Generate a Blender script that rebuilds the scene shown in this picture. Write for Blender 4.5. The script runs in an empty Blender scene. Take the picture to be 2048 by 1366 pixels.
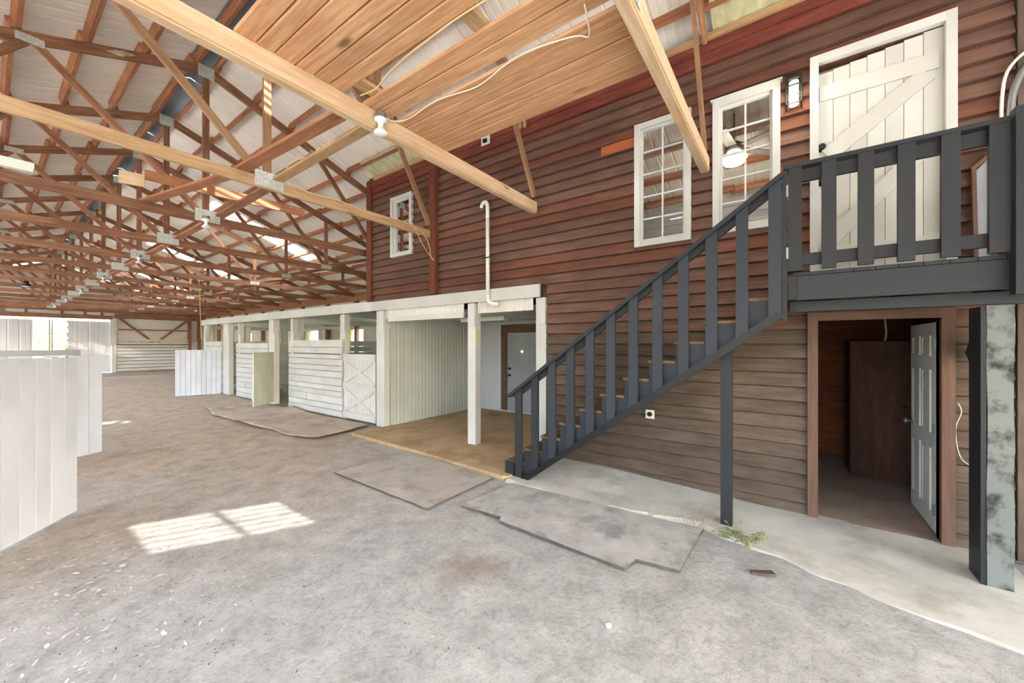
import bpy, math, random
from mathutils import Matrix, Vector, noise
random.seed(7)
sc = bpy.context.scene
COL = sc.collection

# ------------------------------------------------------------------ camera
F_PX, HORIZON = 761.0, 687.5
YAW = math.atan(1052 / F_PX)
cam = bpy.data.cameras.new('camera'); cam_o = bpy.data.objects.new('camera', cam); COL.objects.link(cam_o)
cam.sensor_width = 36.0; cam.lens = 36.0 * F_PX / 2048.0
cam.shift_y = (HORIZON - 683.0) / 2048.0
cam.clip_start = 0.05; cam.clip_end = 500
cam_o.location = (0, 0, 1.8); cam_o.rotation_euler = (math.pi / 2, 0, -YAW)
sc.camera = cam_o

# ------------------------------------------------------------------ light
SUN_DIR = Vector((-0.235, 1.51, -1.0)).normalized()          # the way the sunlight travels: in from the front of the barn
world = bpy.data.worlds.new('world'); sc.world = world; world.use_nodes = True
wn = world.node_tree.nodes; wl = world.node_tree.links
bg = wn['Background']; sky = wn.new('ShaderNodeTexSky'); sky.sky_type = 'NISHITA'
sky.sun_disc = False; sky.sun_elevation = math.radians(34); sky.sun_rotation = math.radians(180)
sky.air_density = 1.0; sky.dust_density = 2.5
wl.new(sky.outputs[0], bg.inputs[0]); bg.inputs[1].default_value = 0.5
sun = bpy.data.lights.new('sun', 'SUN'); sun.energy = 5.0; sun.angle = math.radians(0.35); sun.color = (1.0, 0.97, 0.93)
sun_o = bpy.data.objects.new('sun', sun); COL.objects.link(sun_o)
sun_o.rotation_euler = SUN_DIR.to_track_quat('-Z', 'Y').to_euler()
vs = sc.view_settings
vs.view_transform = 'Standard'; vs.look = 'None'; vs.gamma = 1.0; vs.use_curve_mapping = False
vs.exposure = 2.16
sc.cycles.max_bounces = 7; sc.cycles.diffuse_bounces = 5; sc.cycles.glossy_bounces = 3; sc.cycles.transparent_max_bounces = 8
sc.cycles.sample_clamp_indirect = 8.0

# ------------------------------------------------------------------ materials
def lin(c): return tuple(((v / 255) / 12.92 if v / 255 <= 0.04045 else ((v / 255 + 0.055) / 1.055) ** 2.4) for v in c) + (1.0,)
class NT:
    def __init__(s, name):
        s.m = bpy.data.materials.new(name); s.m.use_nodes = True
        s.t = s.m.node_tree; s.b = s.t.nodes['Principled BSDF']; s.out = s.t.nodes['Material Output']
    def n(s, typ, **kw):
        nd = s.t.nodes.new(typ)
        for k, v in kw.items(): setattr(nd, k, v)
        return nd
    def l(s, a, b): s.t.links.new(a, b)
    def ramp(s, fac, stops):
        r = s.n('ShaderNodeValToRGB'); e = r.color_ramp.elements
        while len(e) < len(stops): e.new(0.5)
        for el, (p, c) in zip(e, stops): el.position = p; el.color = c
        s.l(fac, r.inputs[0]); return r.outputs[0]
    def mix(s, fac, a, b, mode='MIX'):
        r = s.n('ShaderNodeMix', data_type='RGBA', blend_type=mode)
        for i, v in ((0, fac), (6, a), (7, b)):
            if hasattr(v, 'links') or hasattr(v, 'is_linked'): s.l(v, r.inputs[i])
            else: r.inputs[i].default_value = v
        return r.outputs[2]
    def noise(s, vec, scale, detail=4, rough=0.55):
        r = s.n('ShaderNodeTexNoise'); r.inputs['Scale'].default_value = scale; r.inputs['Detail'].default_value = detail
        r.inputs['Roughness'].default_value = rough; s.l(vec, r.inputs['Vector']); return r.outputs['Fac']
    def objvec(s, scale=(1, 1, 1), rnd=True):
        tc = s.n('ShaderNodeTexCoord'); v = tc.outputs['Object']
        if rnd:
            oi = s.n('ShaderNodeObjectInfo'); mu = s.n('ShaderNodeMath', operation='MULTIPLY'); mu.inputs[1].default_value = 37.0
            s.l(oi.outputs['Random'], mu.inputs[0]); ad = s.n('ShaderNodeVectorMath', operation='ADD')
            s.l(v, ad.inputs[0]); s.l(mu.outputs[0], ad.inputs[1]); v = ad.outputs[0]
        mp = s.n('ShaderNodeMapping'); mp.inputs['Scale'].default_value = scale; s.l(v, mp.inputs['Vector']); return mp.outputs[0]
    def pos(s, scale=(1, 1, 1)):
        g = s.n('ShaderNodeNewGeometry'); mp = s.n('ShaderNodeMapping'); mp.inputs['Scale'].default_value = scale
        s.l(g.outputs['Position'], mp.inputs['Vector']); return mp.outputs[0]
    def vary(s, col, lo, hi):
        oi = s.n('ShaderNodeObjectInfo'); mr = s.n('ShaderNodeMapRange'); mr.inputs[3].default_value = lo; mr.inputs[4].default_value = hi
        s.l(oi.outputs['Random'], mr.inputs[0]); hs = s.n('ShaderNodeHueSaturation'); s.l(mr.outputs[0], hs.inputs['Value']); s.l(col, hs.inputs['Color'])
        return hs.outputs[0]
    def bump(s, h, strength, dist=0.01):
        b = s.n('ShaderNodeBump'); b.inputs['Strength'].default_value = strength; b.inputs['Distance'].default_value = dist
        s.l(h, b.inputs['Height']); s.l(b.outputs[0], s.b.inputs['Normal'])
    def fin(s, col, rough, spec=0.3):
        if hasattr(col, 'is_linked'): s.l(col, s.b.inputs['Base Color'])
        else: s.b.inputs['Base Color'].default_value = col
        s.b.inputs['Roughness'].default_value = rough; s.b.inputs['Specular IOR Level'].default_value = spec
        return s.m

def wood(name, dark, light, rough=0.7, var=(0.8, 1.15), grain=14, knots=0.0, bumpy=0.25, stain=None, stain_amt=0.4, blotch=False):
    t = NT(name); v = t.objvec((1.1, grain, grain))
    g = t.noise(v, 2.2, 5, 0.62)
    col = t.ramp(g, [(0.32, lin(dark)), (0.68, lin(light))])
    if knots:
        kv = t.objvec((2.2, 7, 7)); vo = t.n('ShaderNodeTexVoronoi'); vo.inputs['Scale'].default_value = 0.55; t.l(kv, vo.inputs['Vector'])
        k = t.ramp(vo.outputs['Distance'], [(0.05, (1, 1, 1, 1)), (0.13, (0, 0, 0, 1))])
        mk = t.n('ShaderNodeMath', operation='MULTIPLY'); mk.inputs[1].default_value = knots; t.l(k, mk.inputs[0])
        col = t.mix(mk.outputs[0], col, lin(tuple(int(c * 0.5) for c in dark)))
    if stain:
        sv = t.objvec((1.0, 2.0, 2.0)); sn = t.noise(sv, 1.6, 5, 0.6)
        sf = t.ramp(sn, [(0.45, (0, 0, 0, 1)), (0.7, (stain_amt,) * 3 + (1,))]); col = t.mix(sf, col, lin(stain))
    if blotch:
        bn = t.noise(t.pos((1, 1, 1)), 0.9, 3, 0.5); bf = t.ramp(bn, [(0.36, (0.8, 0.8, 0.8, 1)), (0.52, (1, 1, 1, 1)), (0.66, (1.16, 1.13, 1.1, 1))]); col = t.mix(1.0, col, bf, 'MULTIPLY')
    col = t.vary(col, *var)
    if bumpy: t.bump(g, bumpy, 0.004)
    return t.fin(col, rough)

def paint(name, base, wear, amt=0.25, rough=0.55, scale=3.0, grain=(1, 4, 4), var=(0.94, 1.04), thr=0.6):
    t = NT(name); v = t.objvec(grain); n1 = t.noise(v, scale, 6, 0.65)
    f = t.ramp(n1, [(thr, (0, 0, 0, 1)), (min(thr + 0.16, 1), (amt,) * 3 + (1,))])
    col = t.mix(f, lin(base), lin(wear)); n2 = t.noise(t.objvec((1, 1, 1)), 1.2, 3)
    dirt = t.ramp(n2, [(0.35, (0.86, 0.86, 0.85, 1)), (0.62, (1, 1, 1, 1))]); col = t.mix(1.0, col, dirt, 'MULTIPLY')
    col = t.vary(col, *var); t.bump(n1, 0.15, 0.003)
    return t.fin(col, rough)

M = {}
M['truss'] = wood('truss_timber', (118, 80, 58), (174, 126, 94), var=(0.78, 1.2), stain=(88, 56, 42))
M['purlin'] = wood('purlin_timber', (146, 94, 64), (192, 134, 96), var=(0.85, 1.15), stain=(116, 72, 50))
M['chord_new'] = wood('fresh_pine', (192, 160, 124), (216, 190, 156), var=(0.95, 1.08), knots=0.7, stain=(186, 146, 92), stain_amt=0.5)
M['chord_tan'] = wood('tan_pine', (160, 126, 88), (192, 158, 118), var=(0.95, 1.05), knots=0.5)
M['web_tan'] = wood('tan_web', (132, 98, 70), (164, 128, 94), var=(0.9, 1.08))
M['plank'] = wood('knotty_plank', (184, 132, 90), (222, 178, 134), var=(0.88, 1.06), grain=16, knots=0.8, bumpy=0.15, stain=(196, 138, 98))
M['siding'] = wood('stained_siding', (102, 74, 62), (130, 98, 83), var=(0.86, 1.14), grain=10, stain=(104, 82, 70), stain_amt=0.5, blotch=True, rough=0.75)
M['siding_red'] = wood('red_siding', (108, 68, 53), (132, 88, 70), var=(0.9, 1.1), grain=10, stain=(100, 72, 60), blotch=True, rough=0.75)
M['siding_orange'] = wood('orange_siding', (150, 78, 42), (172, 98, 56), var=(0.9, 1.1), grain=10, rough=0.75)
M['siding_grey'] = wood('weathered_siding', (82, 68, 58), (108, 92, 79), var=(0.85, 1.1), grain=10, stain=(120, 107, 92), stain_amt=0.5, blotch=True, rough=0.85)
M['redbeam'] = wood('red_stained_beam', (100, 48, 38), (130, 70, 56), var=(0.9, 1.12), grain=8)
M['post_red'] = wood('red_post', (100, 52, 36), (130, 74, 52), var=(0.9, 1.1))
M['trimwood'] = wood('brown_trim', (96, 70, 57), (120, 91, 75), var=(0.95, 1.05), stain=(100, 84, 74), stain_amt=0.5)
M['room'] = wood('cedar_room_board', (122, 66, 40), (160, 92, 58), var=(0.8, 1.1), grain=8, knots=0.6)
M['cabinet'] = wood('dark_cabinet', (70, 44, 34), (98, 64, 50), var=(1, 1), grain=6)
M['osb'] = wood('pale_green_board', (168, 166, 122), (206, 204, 166), var=(0.95, 1.05), grain=5)
M['white'] = paint('white_board_paint', (206, 205, 201), (150, 140, 128), amt=0.3)
M['white_cool'] = paint('white_panel_paint', (212, 220, 234), (150, 150, 150), amt=0.25, thr=0.66)
M['white_trim'] = paint('white_trim_paint', (212, 212, 206), (170, 160, 145), amt=0.2, thr=0.68)
M['stallgreen'] = paint('dingy_white_paint', (218, 220, 205), (140, 136, 118), amt=0.35)
M['char'] = paint('charcoal_paint', (44, 46, 48), (112, 112, 108), amt=0.3, rough=0.5, thr=0.66)
M['charblue'] = paint('blue_charcoal_paint', (50, 54, 61), (110, 108, 100), amt=0.25, rough=0.5, thr=0.66)
M['tread'] = paint('worn_tread', (120, 98, 72), (64, 60, 56), amt=0.7, rough=0.8, thr=0.5)
M['peelpost'] = paint('peeling_grey_paint', (116, 120, 115), (34, 36, 36), amt=0.95, rough=0.7, scale=2.2, grain=(0.8, 2.4, 2.4), thr=0.48)
M['door_white'] = paint('cream_door_paint', (210, 209, 199), (196, 176, 130), amt=0.35, thr=0.7)
M['door_grey'] = paint('grey_door_paint', (168, 172, 176), (120, 120, 120), amt=0.2, thr=0.7)

def simple(name, rgb, rough=0.5, metal=0.0, emit=None, estr=0):
    t = NT(name); t.b.inputs['Metallic'].default_value = metal
    if emit: t.b.inputs['Emission Color'].default_value = lin(emit); t.b.inputs['Emission Strength'].default_value = estr
    return t.fin(lin(rgb), rough, 0.4)
M['black'] = simple('black_metal', (24, 24, 25), 0.4)
M['steel'] = simple('grey_steel', (150, 152, 152), 0.4, 0.8)
M['porcelain'] = simple('white_porcelain', (238, 238, 234), 0.25)
M['pvc'] = simple('white_pvc', (232, 230, 220), 0.35)
M['cable'] = simple('cream_cable', (222, 196, 140), 0.6)
M['cable_white'] = simple('white_cable', (226, 222, 210), 0.6)
M['blackwire'] = simple('black_wire', (30, 28, 28), 0.6)
M['bulb'] = simple('lit_bulb', (255, 250, 235), 0.4, 0, (255, 236, 205), 1.1)
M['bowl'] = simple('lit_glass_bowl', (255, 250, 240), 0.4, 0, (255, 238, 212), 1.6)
M['blade'] = simple('fan_blade', (120, 116, 112), 0.45)
M['yellow'] = simple('yellow_green_shutter', (206, 214, 96), 0.6)
M['tube'] = simple('pale_lamp_cover', (226, 234, 214), 0.4)
M['interior'] = simple('pale_interior_wall', (206, 208, 214), 0.7)

def plate():
    t = NT('galvanised_plate'); v = t.objvec((1, 1, 1), False); vo = t.n('ShaderNodeTexVoronoi'); vo.inputs['Scale'].default_value = 60; t.l(v, vo.inputs['Vector'])
    col = t.ramp(vo.outputs['Distance'], [(0.1, lin((120, 124, 118))), (0.5, lin((204, 208, 198)))]); t.b.inputs['Metallic'].default_value = 0.25
    t.bump(vo.outputs['Distance'], 0.5, 0.004); return t.fin(col, 0.5)
M['plate'] = plate()
def sheet(name, rgb, rgb2, rough=0.45):
    t = NT(name); n = t.noise(t.pos((0.6, 0.6, 0.6)), 1.5, 5); col = t.ramp(n, [(0.35, lin(rgb2)), (0.65, lin(rgb))])
    return t.fin(t.vary(col, 0.95, 1.04), rough, 0.4)
M['roof'] = sheet('white_roof_metal', (244, 239, 228), (228, 221, 208))
M['metalwall'] = sheet('white_metal_wall', (226, 224, 216), (206, 202, 192))
M['baymetal'] = sheet('green_grey_metal', (202, 207, 197), (186, 192, 182))
M['bluecap'] = sheet('bluish_ridge_metal', (150, 160, 170), (112, 122, 134), 0.8)
M['doorsheet'] = sheet('white_door_sheet', (222, 224, 228), (206, 208, 214))
def fiberglass(name, lo, hi):
    t = NT(name); tc = t.n('ShaderNodeTexCoord'); sp = t.n('ShaderNodeSeparateXYZ'); t.l(tc.outputs['Object'], sp.inputs[0])
    m1 = t.n('ShaderNodeMath', operation='MULTIPLY'); m1.inputs[1].default_value = 2 * math.pi / 0.15; t.l(sp.outputs[1], m1.inputs[0])
    s1 = t.n('ShaderNodeMath', operation='SINE'); t.l(m1.outputs[0], s1.inputs[0])
    mr = t.n('ShaderNodeMapRange'); mr.inputs[1].default_value = -1; mr.inputs[2].default_value = 1; mr.inputs[3].default_value = lo; mr.inputs[4].default_value = hi
    t.l(s1.outputs[0], mr.inputs[0])
    tr = t.n('ShaderNodeBsdfTransparent'); tl = t.n('ShaderNodeBsdfTranslucent'); tl.inputs[0].default_value = (0.9, 0.92, 0.9, 1); tr.inputs[0].default_value = (0.95, 0.95, 0.93, 1)
    mx = t.n('ShaderNodeMixShader'); t.l(mr.outputs[0], mx.inputs[0]); t.l(tl.outputs[0], mx.inputs[1]); t.l(tr.outputs[0], mx.inputs[2]); t.l(mx.outputs[0], t.out.inputs[0])
    return t.m
M['fiber'] = fiberglass('fiberglass_skylight', 0.06, 0.9); M['milky'] = fiberglass('milky_skylight', 0.05, 0.12)
def glass():
    t = NT('window_glass'); fr = t.n('ShaderNodeFresnel'); fr.inputs[0].default_value = 1.9
    tr = t.n('ShaderNodeBsdfTransparent'); gl = t.n('ShaderNodeBsdfGlossy'); gl.inputs['Roughness'].default_value = 0.01
    mx = t.n('ShaderNodeMixShader'); t.l(fr.outputs[0], mx.inputs[0]); t.l(tr.outputs[0], mx.inputs[1]); t.l(gl.outputs[0], mx.inputs[2]); t.l(mx.outputs[0], t.out.inputs[0])
    return t.m
M['glass'] = glass()
def dirt():
    t = NT('dirt_floor'); p = t.pos(); big = t.noise(p, 0.55, 5, 0.6); mid = t.noise(p, 3.5, 6, 0.65); fine = t.noise(p, 26, 7, 0.75)
    tan = t.ramp(mid, [(0.3, lin((168, 152, 135))), (0.7, lin((203, 188, 170)))])
    grey = t.ramp(mid, [(0.3, lin((152, 152, 149))), (0.7, lin((186, 186, 183)))])
    sp = t.n('ShaderNodeSeparateXYZ'); t.l(p, sp.inputs[0])
    ad = t.n('ShaderNodeMath', operation='MULTIPLY_ADD'); ad.inputs[1].default_value = 5.0; t.l(big, ad.inputs[0]); t.l(sp.outputs[1], ad.inputs[2])
    f = t.n('ShaderNodeMapRange'); f.inputs[1].default_value = 5.0; f.inputs[2].default_value = 10.5; t.l(ad.outputs[0], f.inputs[0])
    col = t.mix(f.outputs[0], grey, tan)
    spk = t.ramp(fine, [(0.3, (0.62, 0.61, 0.6, 1)), (0.5, (1, 1, 1, 1)), (0.72, (1.12, 1.12, 1.12, 1))]); col = t.mix(0.8, col, spk, 'MULTIPLY')
    # a brown damp patch trodden into the dirt
    dp = t.n('ShaderNodeVectorMath', operation='DISTANCE'); dp.inputs[1].default_value = (2.28, 2.1, 0); t.l(p, dp.inputs[0])
    dn = t.n('ShaderNodeMath', operation='MULTIPLY_ADD'); dn.inputs[1].default_value = 0.55; t.l(mid, dn.inputs[0]); t.l(dp.outputs['Value'], dn.inputs[2])
    sf = t.ramp(dn.outputs[0], [(0.3, (0.6, 0.6, 0.6, 1)), (0.62, (0, 0, 0, 1))]); col = t.mix(sf, col, lin((138, 120, 106)))
    hmix = t.n('ShaderNodeMath', operation='MULTIPLY_ADD'); hmix.inputs[1].default_value = 2.5; t.l(mid, hmix.inputs[0]); t.l(fine, hmix.inputs[2])
    t.bump(hmix.outputs[0], 0.75, 0.016); return t.fin(col, 0.95, 0.15)
M['dirt'] = dirt()
def ground(name, a, b, scale, rough=0.9, bump=0.3, c=None):
    t = NT(name); p = t.pos(); n1 = t.noise(p, scale, 6, 0.65); n2 = t.noise(p, scale * 9, 4)
    col = t.ramp(n1, [(0.3, lin(a)), (0.7, lin(b))])
    if c: f = t.ramp(t.noise(p, scale * 0.6 + 0.3, 5, 0.7), [(0.52, (0, 0, 0, 1)), (0.66, (0.8, 0.8, 0.8, 1))]); col = t.mix(f, col, lin(c))
    t.bump(n2, bump, 0.006); return t.fin(col, rough, 0.2)
M['concrete_tan'] = ground('tan_concrete', (166, 140, 106), (194, 168, 132), 1.6, c=(150, 124, 92))
M['concrete'] = ground('dusty_concrete', (178, 178, 168), (208, 206, 198), 1.8, c=(160, 160, 148))
M['mat_grey'] = ground('dusty_rubber', (160, 154, 144), (188, 182, 171), 2.5, c=(144, 138, 129))
M['mat_dark'] = ground('old_rubber', (152, 152, 149), (188, 187, 183), 3.5, c=(128, 129, 130), bump=0.5)
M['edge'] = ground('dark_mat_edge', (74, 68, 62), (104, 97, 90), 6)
M['roomfloor'] = ground('brown_dusty_concrete', (138, 122, 108), (170, 152, 136), 1.8)
M['carpet'] = ground('tan_carpet', (172, 156, 140), (200, 186, 170), 2.0, bump=0.6, c=(156, 142, 128))
M['grass'] = ground('outside_grass', (88, 112, 52), (136, 150, 84), 0.8)
M['gravel'] = ground('bounce_gravel', (196, 192, 184), (218, 214, 206), 1.5)
M['leaf'] = ground('weed_leaf', (104, 118, 76), (152, 160, 116), 14)
M['flake'] = ground('pale_flake', (196, 192, 184), (220, 216, 209), 9)
M['straw'] = ground('straw_bit', (150, 128, 96), (206, 190, 158), 9)
M['chip'] = ground('dark_chip', (72, 62, 56), (104, 92, 84), 12)
M['leafdark'] = ground('tree_leaf', (176, 190, 132), (206, 216, 170), 1.5)

# ------------------------------------------------------------------ helpers
WM = {}
CACHE = {}
def place(o, m, parent=None):
    COL.objects.link(o)
    if parent is not None:
        o.parent = parent; o.matrix_basis = WM[parent.name].inverted() @ m
    else: o.matrix_basis = m
    WM[o.name] = m.copy(); return o
def tag(o, label=None, cat=None, group=None, kind=None):
    for k, v in (('label', label), ('category', cat), ('group', group), ('kind', kind)):
        if v: o[k] = v
    return o
def thing(name, label, cat, loc=(0, 0, 0), group=None):
    return tag(place(bpy.data.objects.new(name, None), Matrix.Translation(loc)), label, cat, group)
def frame(name, label, loc=(0, 0, 0)):
    return tag(place(bpy.data.objects.new(name, None), Matrix.Translation(loc)), label, None, None, 'structure')
def mesh(name, verts, faces, mat, smooth=False):
    me = bpy.data.meshes.new(name); me.from_pydata([tuple(v) for v in verts], [], faces); me.update()
    if mat: me.materials.append(M[mat])
    if smooth: me.polygons.foreach_set('use_smooth', [True] * len(me.polygons))
    return me
def raw(name, verts, faces, mat, parent=None, m=None, smooth=False, key=None):
    if key is None or key not in CACHE:
        me = mesh(name, verts() if callable(verts) else verts, faces, mat, smooth)
        if key: CACHE[key] = me
    else: me = CACHE[key]
    return place(bpy.data.objects.new(name, me), m or Matrix(), parent)
BF = [(0, 3, 2, 1), (4, 5, 6, 7), (0, 1, 5, 4), (1, 2, 6, 5), (2, 3, 7, 6), (3, 0, 4, 7)]
def boxmesh(l, w, d, mat):
    key = ('box', round(l, 3), round(w, 3), round(d, 3), mat)
    if key not in CACHE:
        a, b, c = l / 2, w / 2, d / 2
        CACHE[key] = mesh('timber', [(-a, -b, -c), (a, -b, -c), (a, b, -c), (-a, b, -c), (-a, -b, c), (a, -b, c), (a, b, c), (-a, b, c)], BF, mat)
    return CACHE[key]
def axes(x, y, z, o): return Matrix(((x[0], y[0], z[0], o[0]), (x[1], y[1], z[1], o[1]), (x[2], y[2], z[2], o[2]), (0, 0, 0, 1)))
def bx(name, x0, x1, y0, y1, z0, z1, mat, parent=None, grain=None):
    dx, dy, dz = x1 - x0, y1 - y0, z1 - z0
    if grain is None: grain = 'xyz'[max(range(3), key=lambda i: (dx, dy, dz)[i])]
    c = ((x0 + x1) / 2, (y0 + y1) / 2, (z0 + z1) / 2)
    if grain == 'x': me, m = boxmesh(dx, dy, dz, mat), Matrix.Translation(c)
    elif grain == 'y': me, m = boxmesh(dy, dx, dz, mat), axes((0, 1, 0), (-1, 0, 0), (0, 0, 1), c)
    else: me, m = boxmesh(dz, dx, dy, mat), axes((0, 0, 1), (1, 0, 0), (0, 1, 0), c)
    return place(bpy.data.objects.new(name, me), m, parent)
def dirs(p0, p1, up=(0, 0, 1)):
    x = (Vector(p1) - Vector(p0)).normalized(); u = Vector(up); y = u.cross(x)
    if y.length < 1e-4: y = Vector((1, 0, 0)).cross(x)
    y.normalize(); return x, y, x.cross(y)
def beam(name, p0, p1, w, d, mat, parent=None, up=(0, 0, 1)):
    x, y, z = dirs(p0, p1, up); p0, p1 = Vector(p0), Vector(p1)
    return place(bpy.data.objects.new(name, boxmesh((p1 - p0).length, w, d, mat)), axes(x, y, z, (p0 + p1) / 2), parent)
def prism(name, prof, length, m, mat, parent=None, smooth=False):
    n = len(prof); key = ('pr', tuple((round(a, 3), round(b, 3)) for a, b in prof), round(length, 3), mat)
    v = [(-length / 2, a, b) for a, b in prof] + [(length / 2, a, b) for a, b in prof]
    f = [tuple(reversed(range(n))), tuple(range(n, 2 * n))] + [(i, (i + 1) % n, n + (i + 1) % n, n + i) for i in range(n)]
    return raw(name, v, f, mat, parent, m, smooth, key)
def slab(name, pts, z0, z1, mat, parent=None):
    n = len(pts)
    if sum(pts[i][0] * pts[(i + 1) % n][1] - pts[(i + 1) % n][0] * pts[i][1] for i in range(n)) < 0: pts = pts[::-1]
    v = [(x, y, z0) for x, y in pts] + [(x, y, z1) for x, y in pts]
    f = [tuple(reversed(range(n))), tuple(range(n, 2 * n))] + [(i, (i + 1) % n, n + (i + 1) % n, n + i) for i in range(n)]
    return raw(name, v, f, mat, parent)
def holed(name, plane, at, th, u0, u1, z0, z1, holes, mat, parent=None):
    """a wall of one connected mesh; plane 'x' = at constant X with u = Y, 'y' = at constant Y with u = X"""
    us = sorted({u0, u1} | {min(max(h[i], u0), u1) for h in holes for i in (0, 1)}); zs = sorted({z0, z1} | {min(max(h[i], z0), z1) for h in holes for i in (2, 3)})
    solid = {}
    for i in range(len(us) - 1):
        for j in range(len(zs) - 1):
            cu, cz = (us[i] + us[i + 1]) / 2, (zs[j] + zs[j + 1]) / 2
            solid[i, j] = not any(h[0] < cu < h[1] and h[2] < cz < h[3] for h in holes)
    idx = {}; V = []; Fc = []
    def v(i, j, s):
        if (i, j, s) not in idx:
            idx[i, j, s] = len(V); a = at + (th if s else 0)
            V.append((a, us[i], zs[j]) if plane == 'x' else (us[i], a, zs[j]))
        return idx[i, j, s]
    for (i, j), ok in solid.items():
        if not ok: continue
        for s in (0, 1):
            q = (v(i, j, s), v(i + 1, j, s), v(i + 1, j + 1, s), v(i, j + 1, s)); Fc.append(q if s else q[::-1])
        for (di, dj, a, b) in ((-1, 0, (i, j + 1), (i, j)), (1, 0, (i + 1, j), (i + 1, j + 1)), (0, -1, (i, j), (i + 1, j)), (0, 1, (i + 1, j + 1), (i, j + 1))):
            if not solid.get((i + di, j + dj), False): Fc.append((v(*a, 0), v(*b, 0), v(*b, 1), v(*a, 1)))
    return raw(name, V, Fc, mat, parent)
def ribmesh(length, width, period, h, mat, thick=0.0):
    key = ('rib', round(length, 3), round(width, 3), period, mat)
    if key not in CACHE:
        prof = []; y = 0.0
        while y < width - 1e-6:
            e = min(y + period, width)
            prof += [(y, 0)]
            if e - y > period * 0.6:
                prof += [(y + period * 0.40, 0), (y + period * 0.44, h * 0.3), (y + period * 0.48, 0), (y + period * 0.80, 0), (y + period * 0.86, h), (y + period * 0.93, h), (y + period * 0.99, 0)]
            y = e
        prof.append((width, 0)); v = []
        for a, b in prof: v += [(-length / 2, a - width / 2, b), (length / 2, a - width / 2, b)]
        CACHE[key] = mesh('sheet', v, [(2 * i, 2 * i + 1, 2 * i + 3, 2 * i + 2) for i in range(len(prof) - 1)], mat)
    return CACHE[key]
def ribs(name, length, width, m, mat, parent=None, period=0.225, h=0.02):
    return place(bpy.data.objects.new(name, ribmesh(length, width, period, h, mat)), m, parent)
def tube(name, pts, r, mat, parent=None, seg=6, smooth_path=True):
    P = [Vector(p) for p in pts]
    if smooth_path and len(P) > 2:
        Q = []
        for i in range(len(P) - 1):
            a, b, c, d = P[max(i - 1, 0)], P[i], P[i + 1], P[min(i + 2, len(P) - 1)]
            for k in range(5):
                t = k / 5; Q.append(0.5 * ((2 * b) + (c - a) * t + (2 * a - 5 * b + 4 * c - d) * t * t + (3 * b - a - 3 * c + d) * t ** 3))
        P = Q + [P[-1]]
    V = []; Fc = []; ref = Vector((0.31, 0.17, 0.93))
    for i, p in enumerate(P):
        t = (P[min(i + 1, len(P) - 1)] - P[max(i - 1, 0)]).normalized(); a = t.cross(ref)
        if a.length < 0.1: a = t.cross(Vector((1, 0, 0)))
        a.normalize(); b = t.cross(a)
        for k in range(seg):
            an = 2 * math.pi * k / seg; V.append(p + r * (math.cos(an) * a + math.sin(an) * b))
    for i in range(len(P) - 1):
        for k in range(seg): Fc.append((i * seg + k, i * seg + (k + 1) % seg, (i + 1) * seg + (k + 1) % seg, (i + 1) * seg + k))
    Fc += [tuple(reversed(range(seg))), tuple(range((len(P) - 1) * seg, len(P) * seg))]
    return raw(name, V, Fc, mat, parent, smooth=True)
def lathe(name, prof, mat, m, parent=None, seg=16, smooth=True, key=None):
    V = [(r * math.cos(2 * math.pi * k / seg), r * math.sin(2 * math.pi * k / seg), z) for r, z in prof for k in range(seg)]
    n = len(prof); Fc = [(i * seg + k, i * seg + (k + 1) % seg, (i + 1) * seg + (k + 1) % seg, (i + 1) * seg + k) for i in range(n - 1) for k in range(seg)]
    Fc += [tuple(reversed(range(seg))), tuple(range((n - 1) * seg, n * seg))]
    return raw(name, V, Fc, mat, parent, m, smooth, key)
T = Matrix.Translation
ORD = ['first', 'second', 'third', 'fourth', 'fifth', 'sixth', 'seventh', 'eighth', 'ninth', 'tenth', 'eleventh', 'twelfth', 'thirteenth', 'fourteenth', 'fifteenth', 'sixteenth', 'seventeenth', 'eighteenth']

# ------------------------------------------------------------------ main sizes
W = 5.06                      # loft wall plane
RX, RZ, SL = 2.15, 6.45, 0.36  # ridge line (top of truss chords), roof slope
XL, XR = -5.1, 9.4            # eave walls
YF, YB = -6.0, 34.3           # front and end wall
TY = lambda k: 0.78 + 2.36 * k
chord_top = lambda x: RZ - SL * abs(x - RX)
SHEET = 0.135                 # sheet above the chords

# ------------------------------------------------------------------ ground and floors
bigv = [(-70, -70, -0.06), (80, -70, -0.06), (80, 110, -0.06), (-70, 110, -0.06)]
tag(raw('ground', bigv, [(0, 1, 2, 3)], 'grass'), 'green grass field outside the barn', None, None, 'structure')
tag(raw('ground', [(-24, -30, -0.045), (30, -30, -0.045), (30, 44, -0.045), (-24, 44, -0.045)], [(0, 1, 2, 3)], 'gravel'), 'pale gravel yard added around the barn to bounce daylight', None, None, 'structure')  # pale yard added so sunlit ground bounces neutral light inside
V = []; Fc = []; NX, NY = 74, 205
for j in range(NY):
    for i in range(NX):
        x = XL + (XR - XL) * i / (NX - 1); y = YF - 0.6 + (YB - YF + 1.0) * j / (NY - 1)
        z = 0.022 * noise.noise((x * 0.9, y * 0.9, 0.3)) + 0.012 * noise.noise((x * 3.1, y * 3.1, 4.0)) - 0.02
        V.append((x, y, min(z, 0.0)))
for j in range(NY - 1):
    for i in range(NX - 1): Fc.append((j * NX + i, j * NX + i + 1, (j + 1) * NX + i + 1, (j + 1) * NX + i))
tag(raw('floor', V, Fc, 'dirt', smooth=True), 'dusty dirt floor running the length of the barn', None, None, 'structure')
tag(slab('floor', [(4.27, 7.04), (4.17, 4.64), (4.06, 3.1), (4.1, 3.02), (8.05, 3.02), (8.05, 6.95), (5.2, 6.95)], -0.05, 0.03, 'concrete_tan'), 'tan stained concrete floor of the open wash bay', None, None, 'structure')
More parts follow.
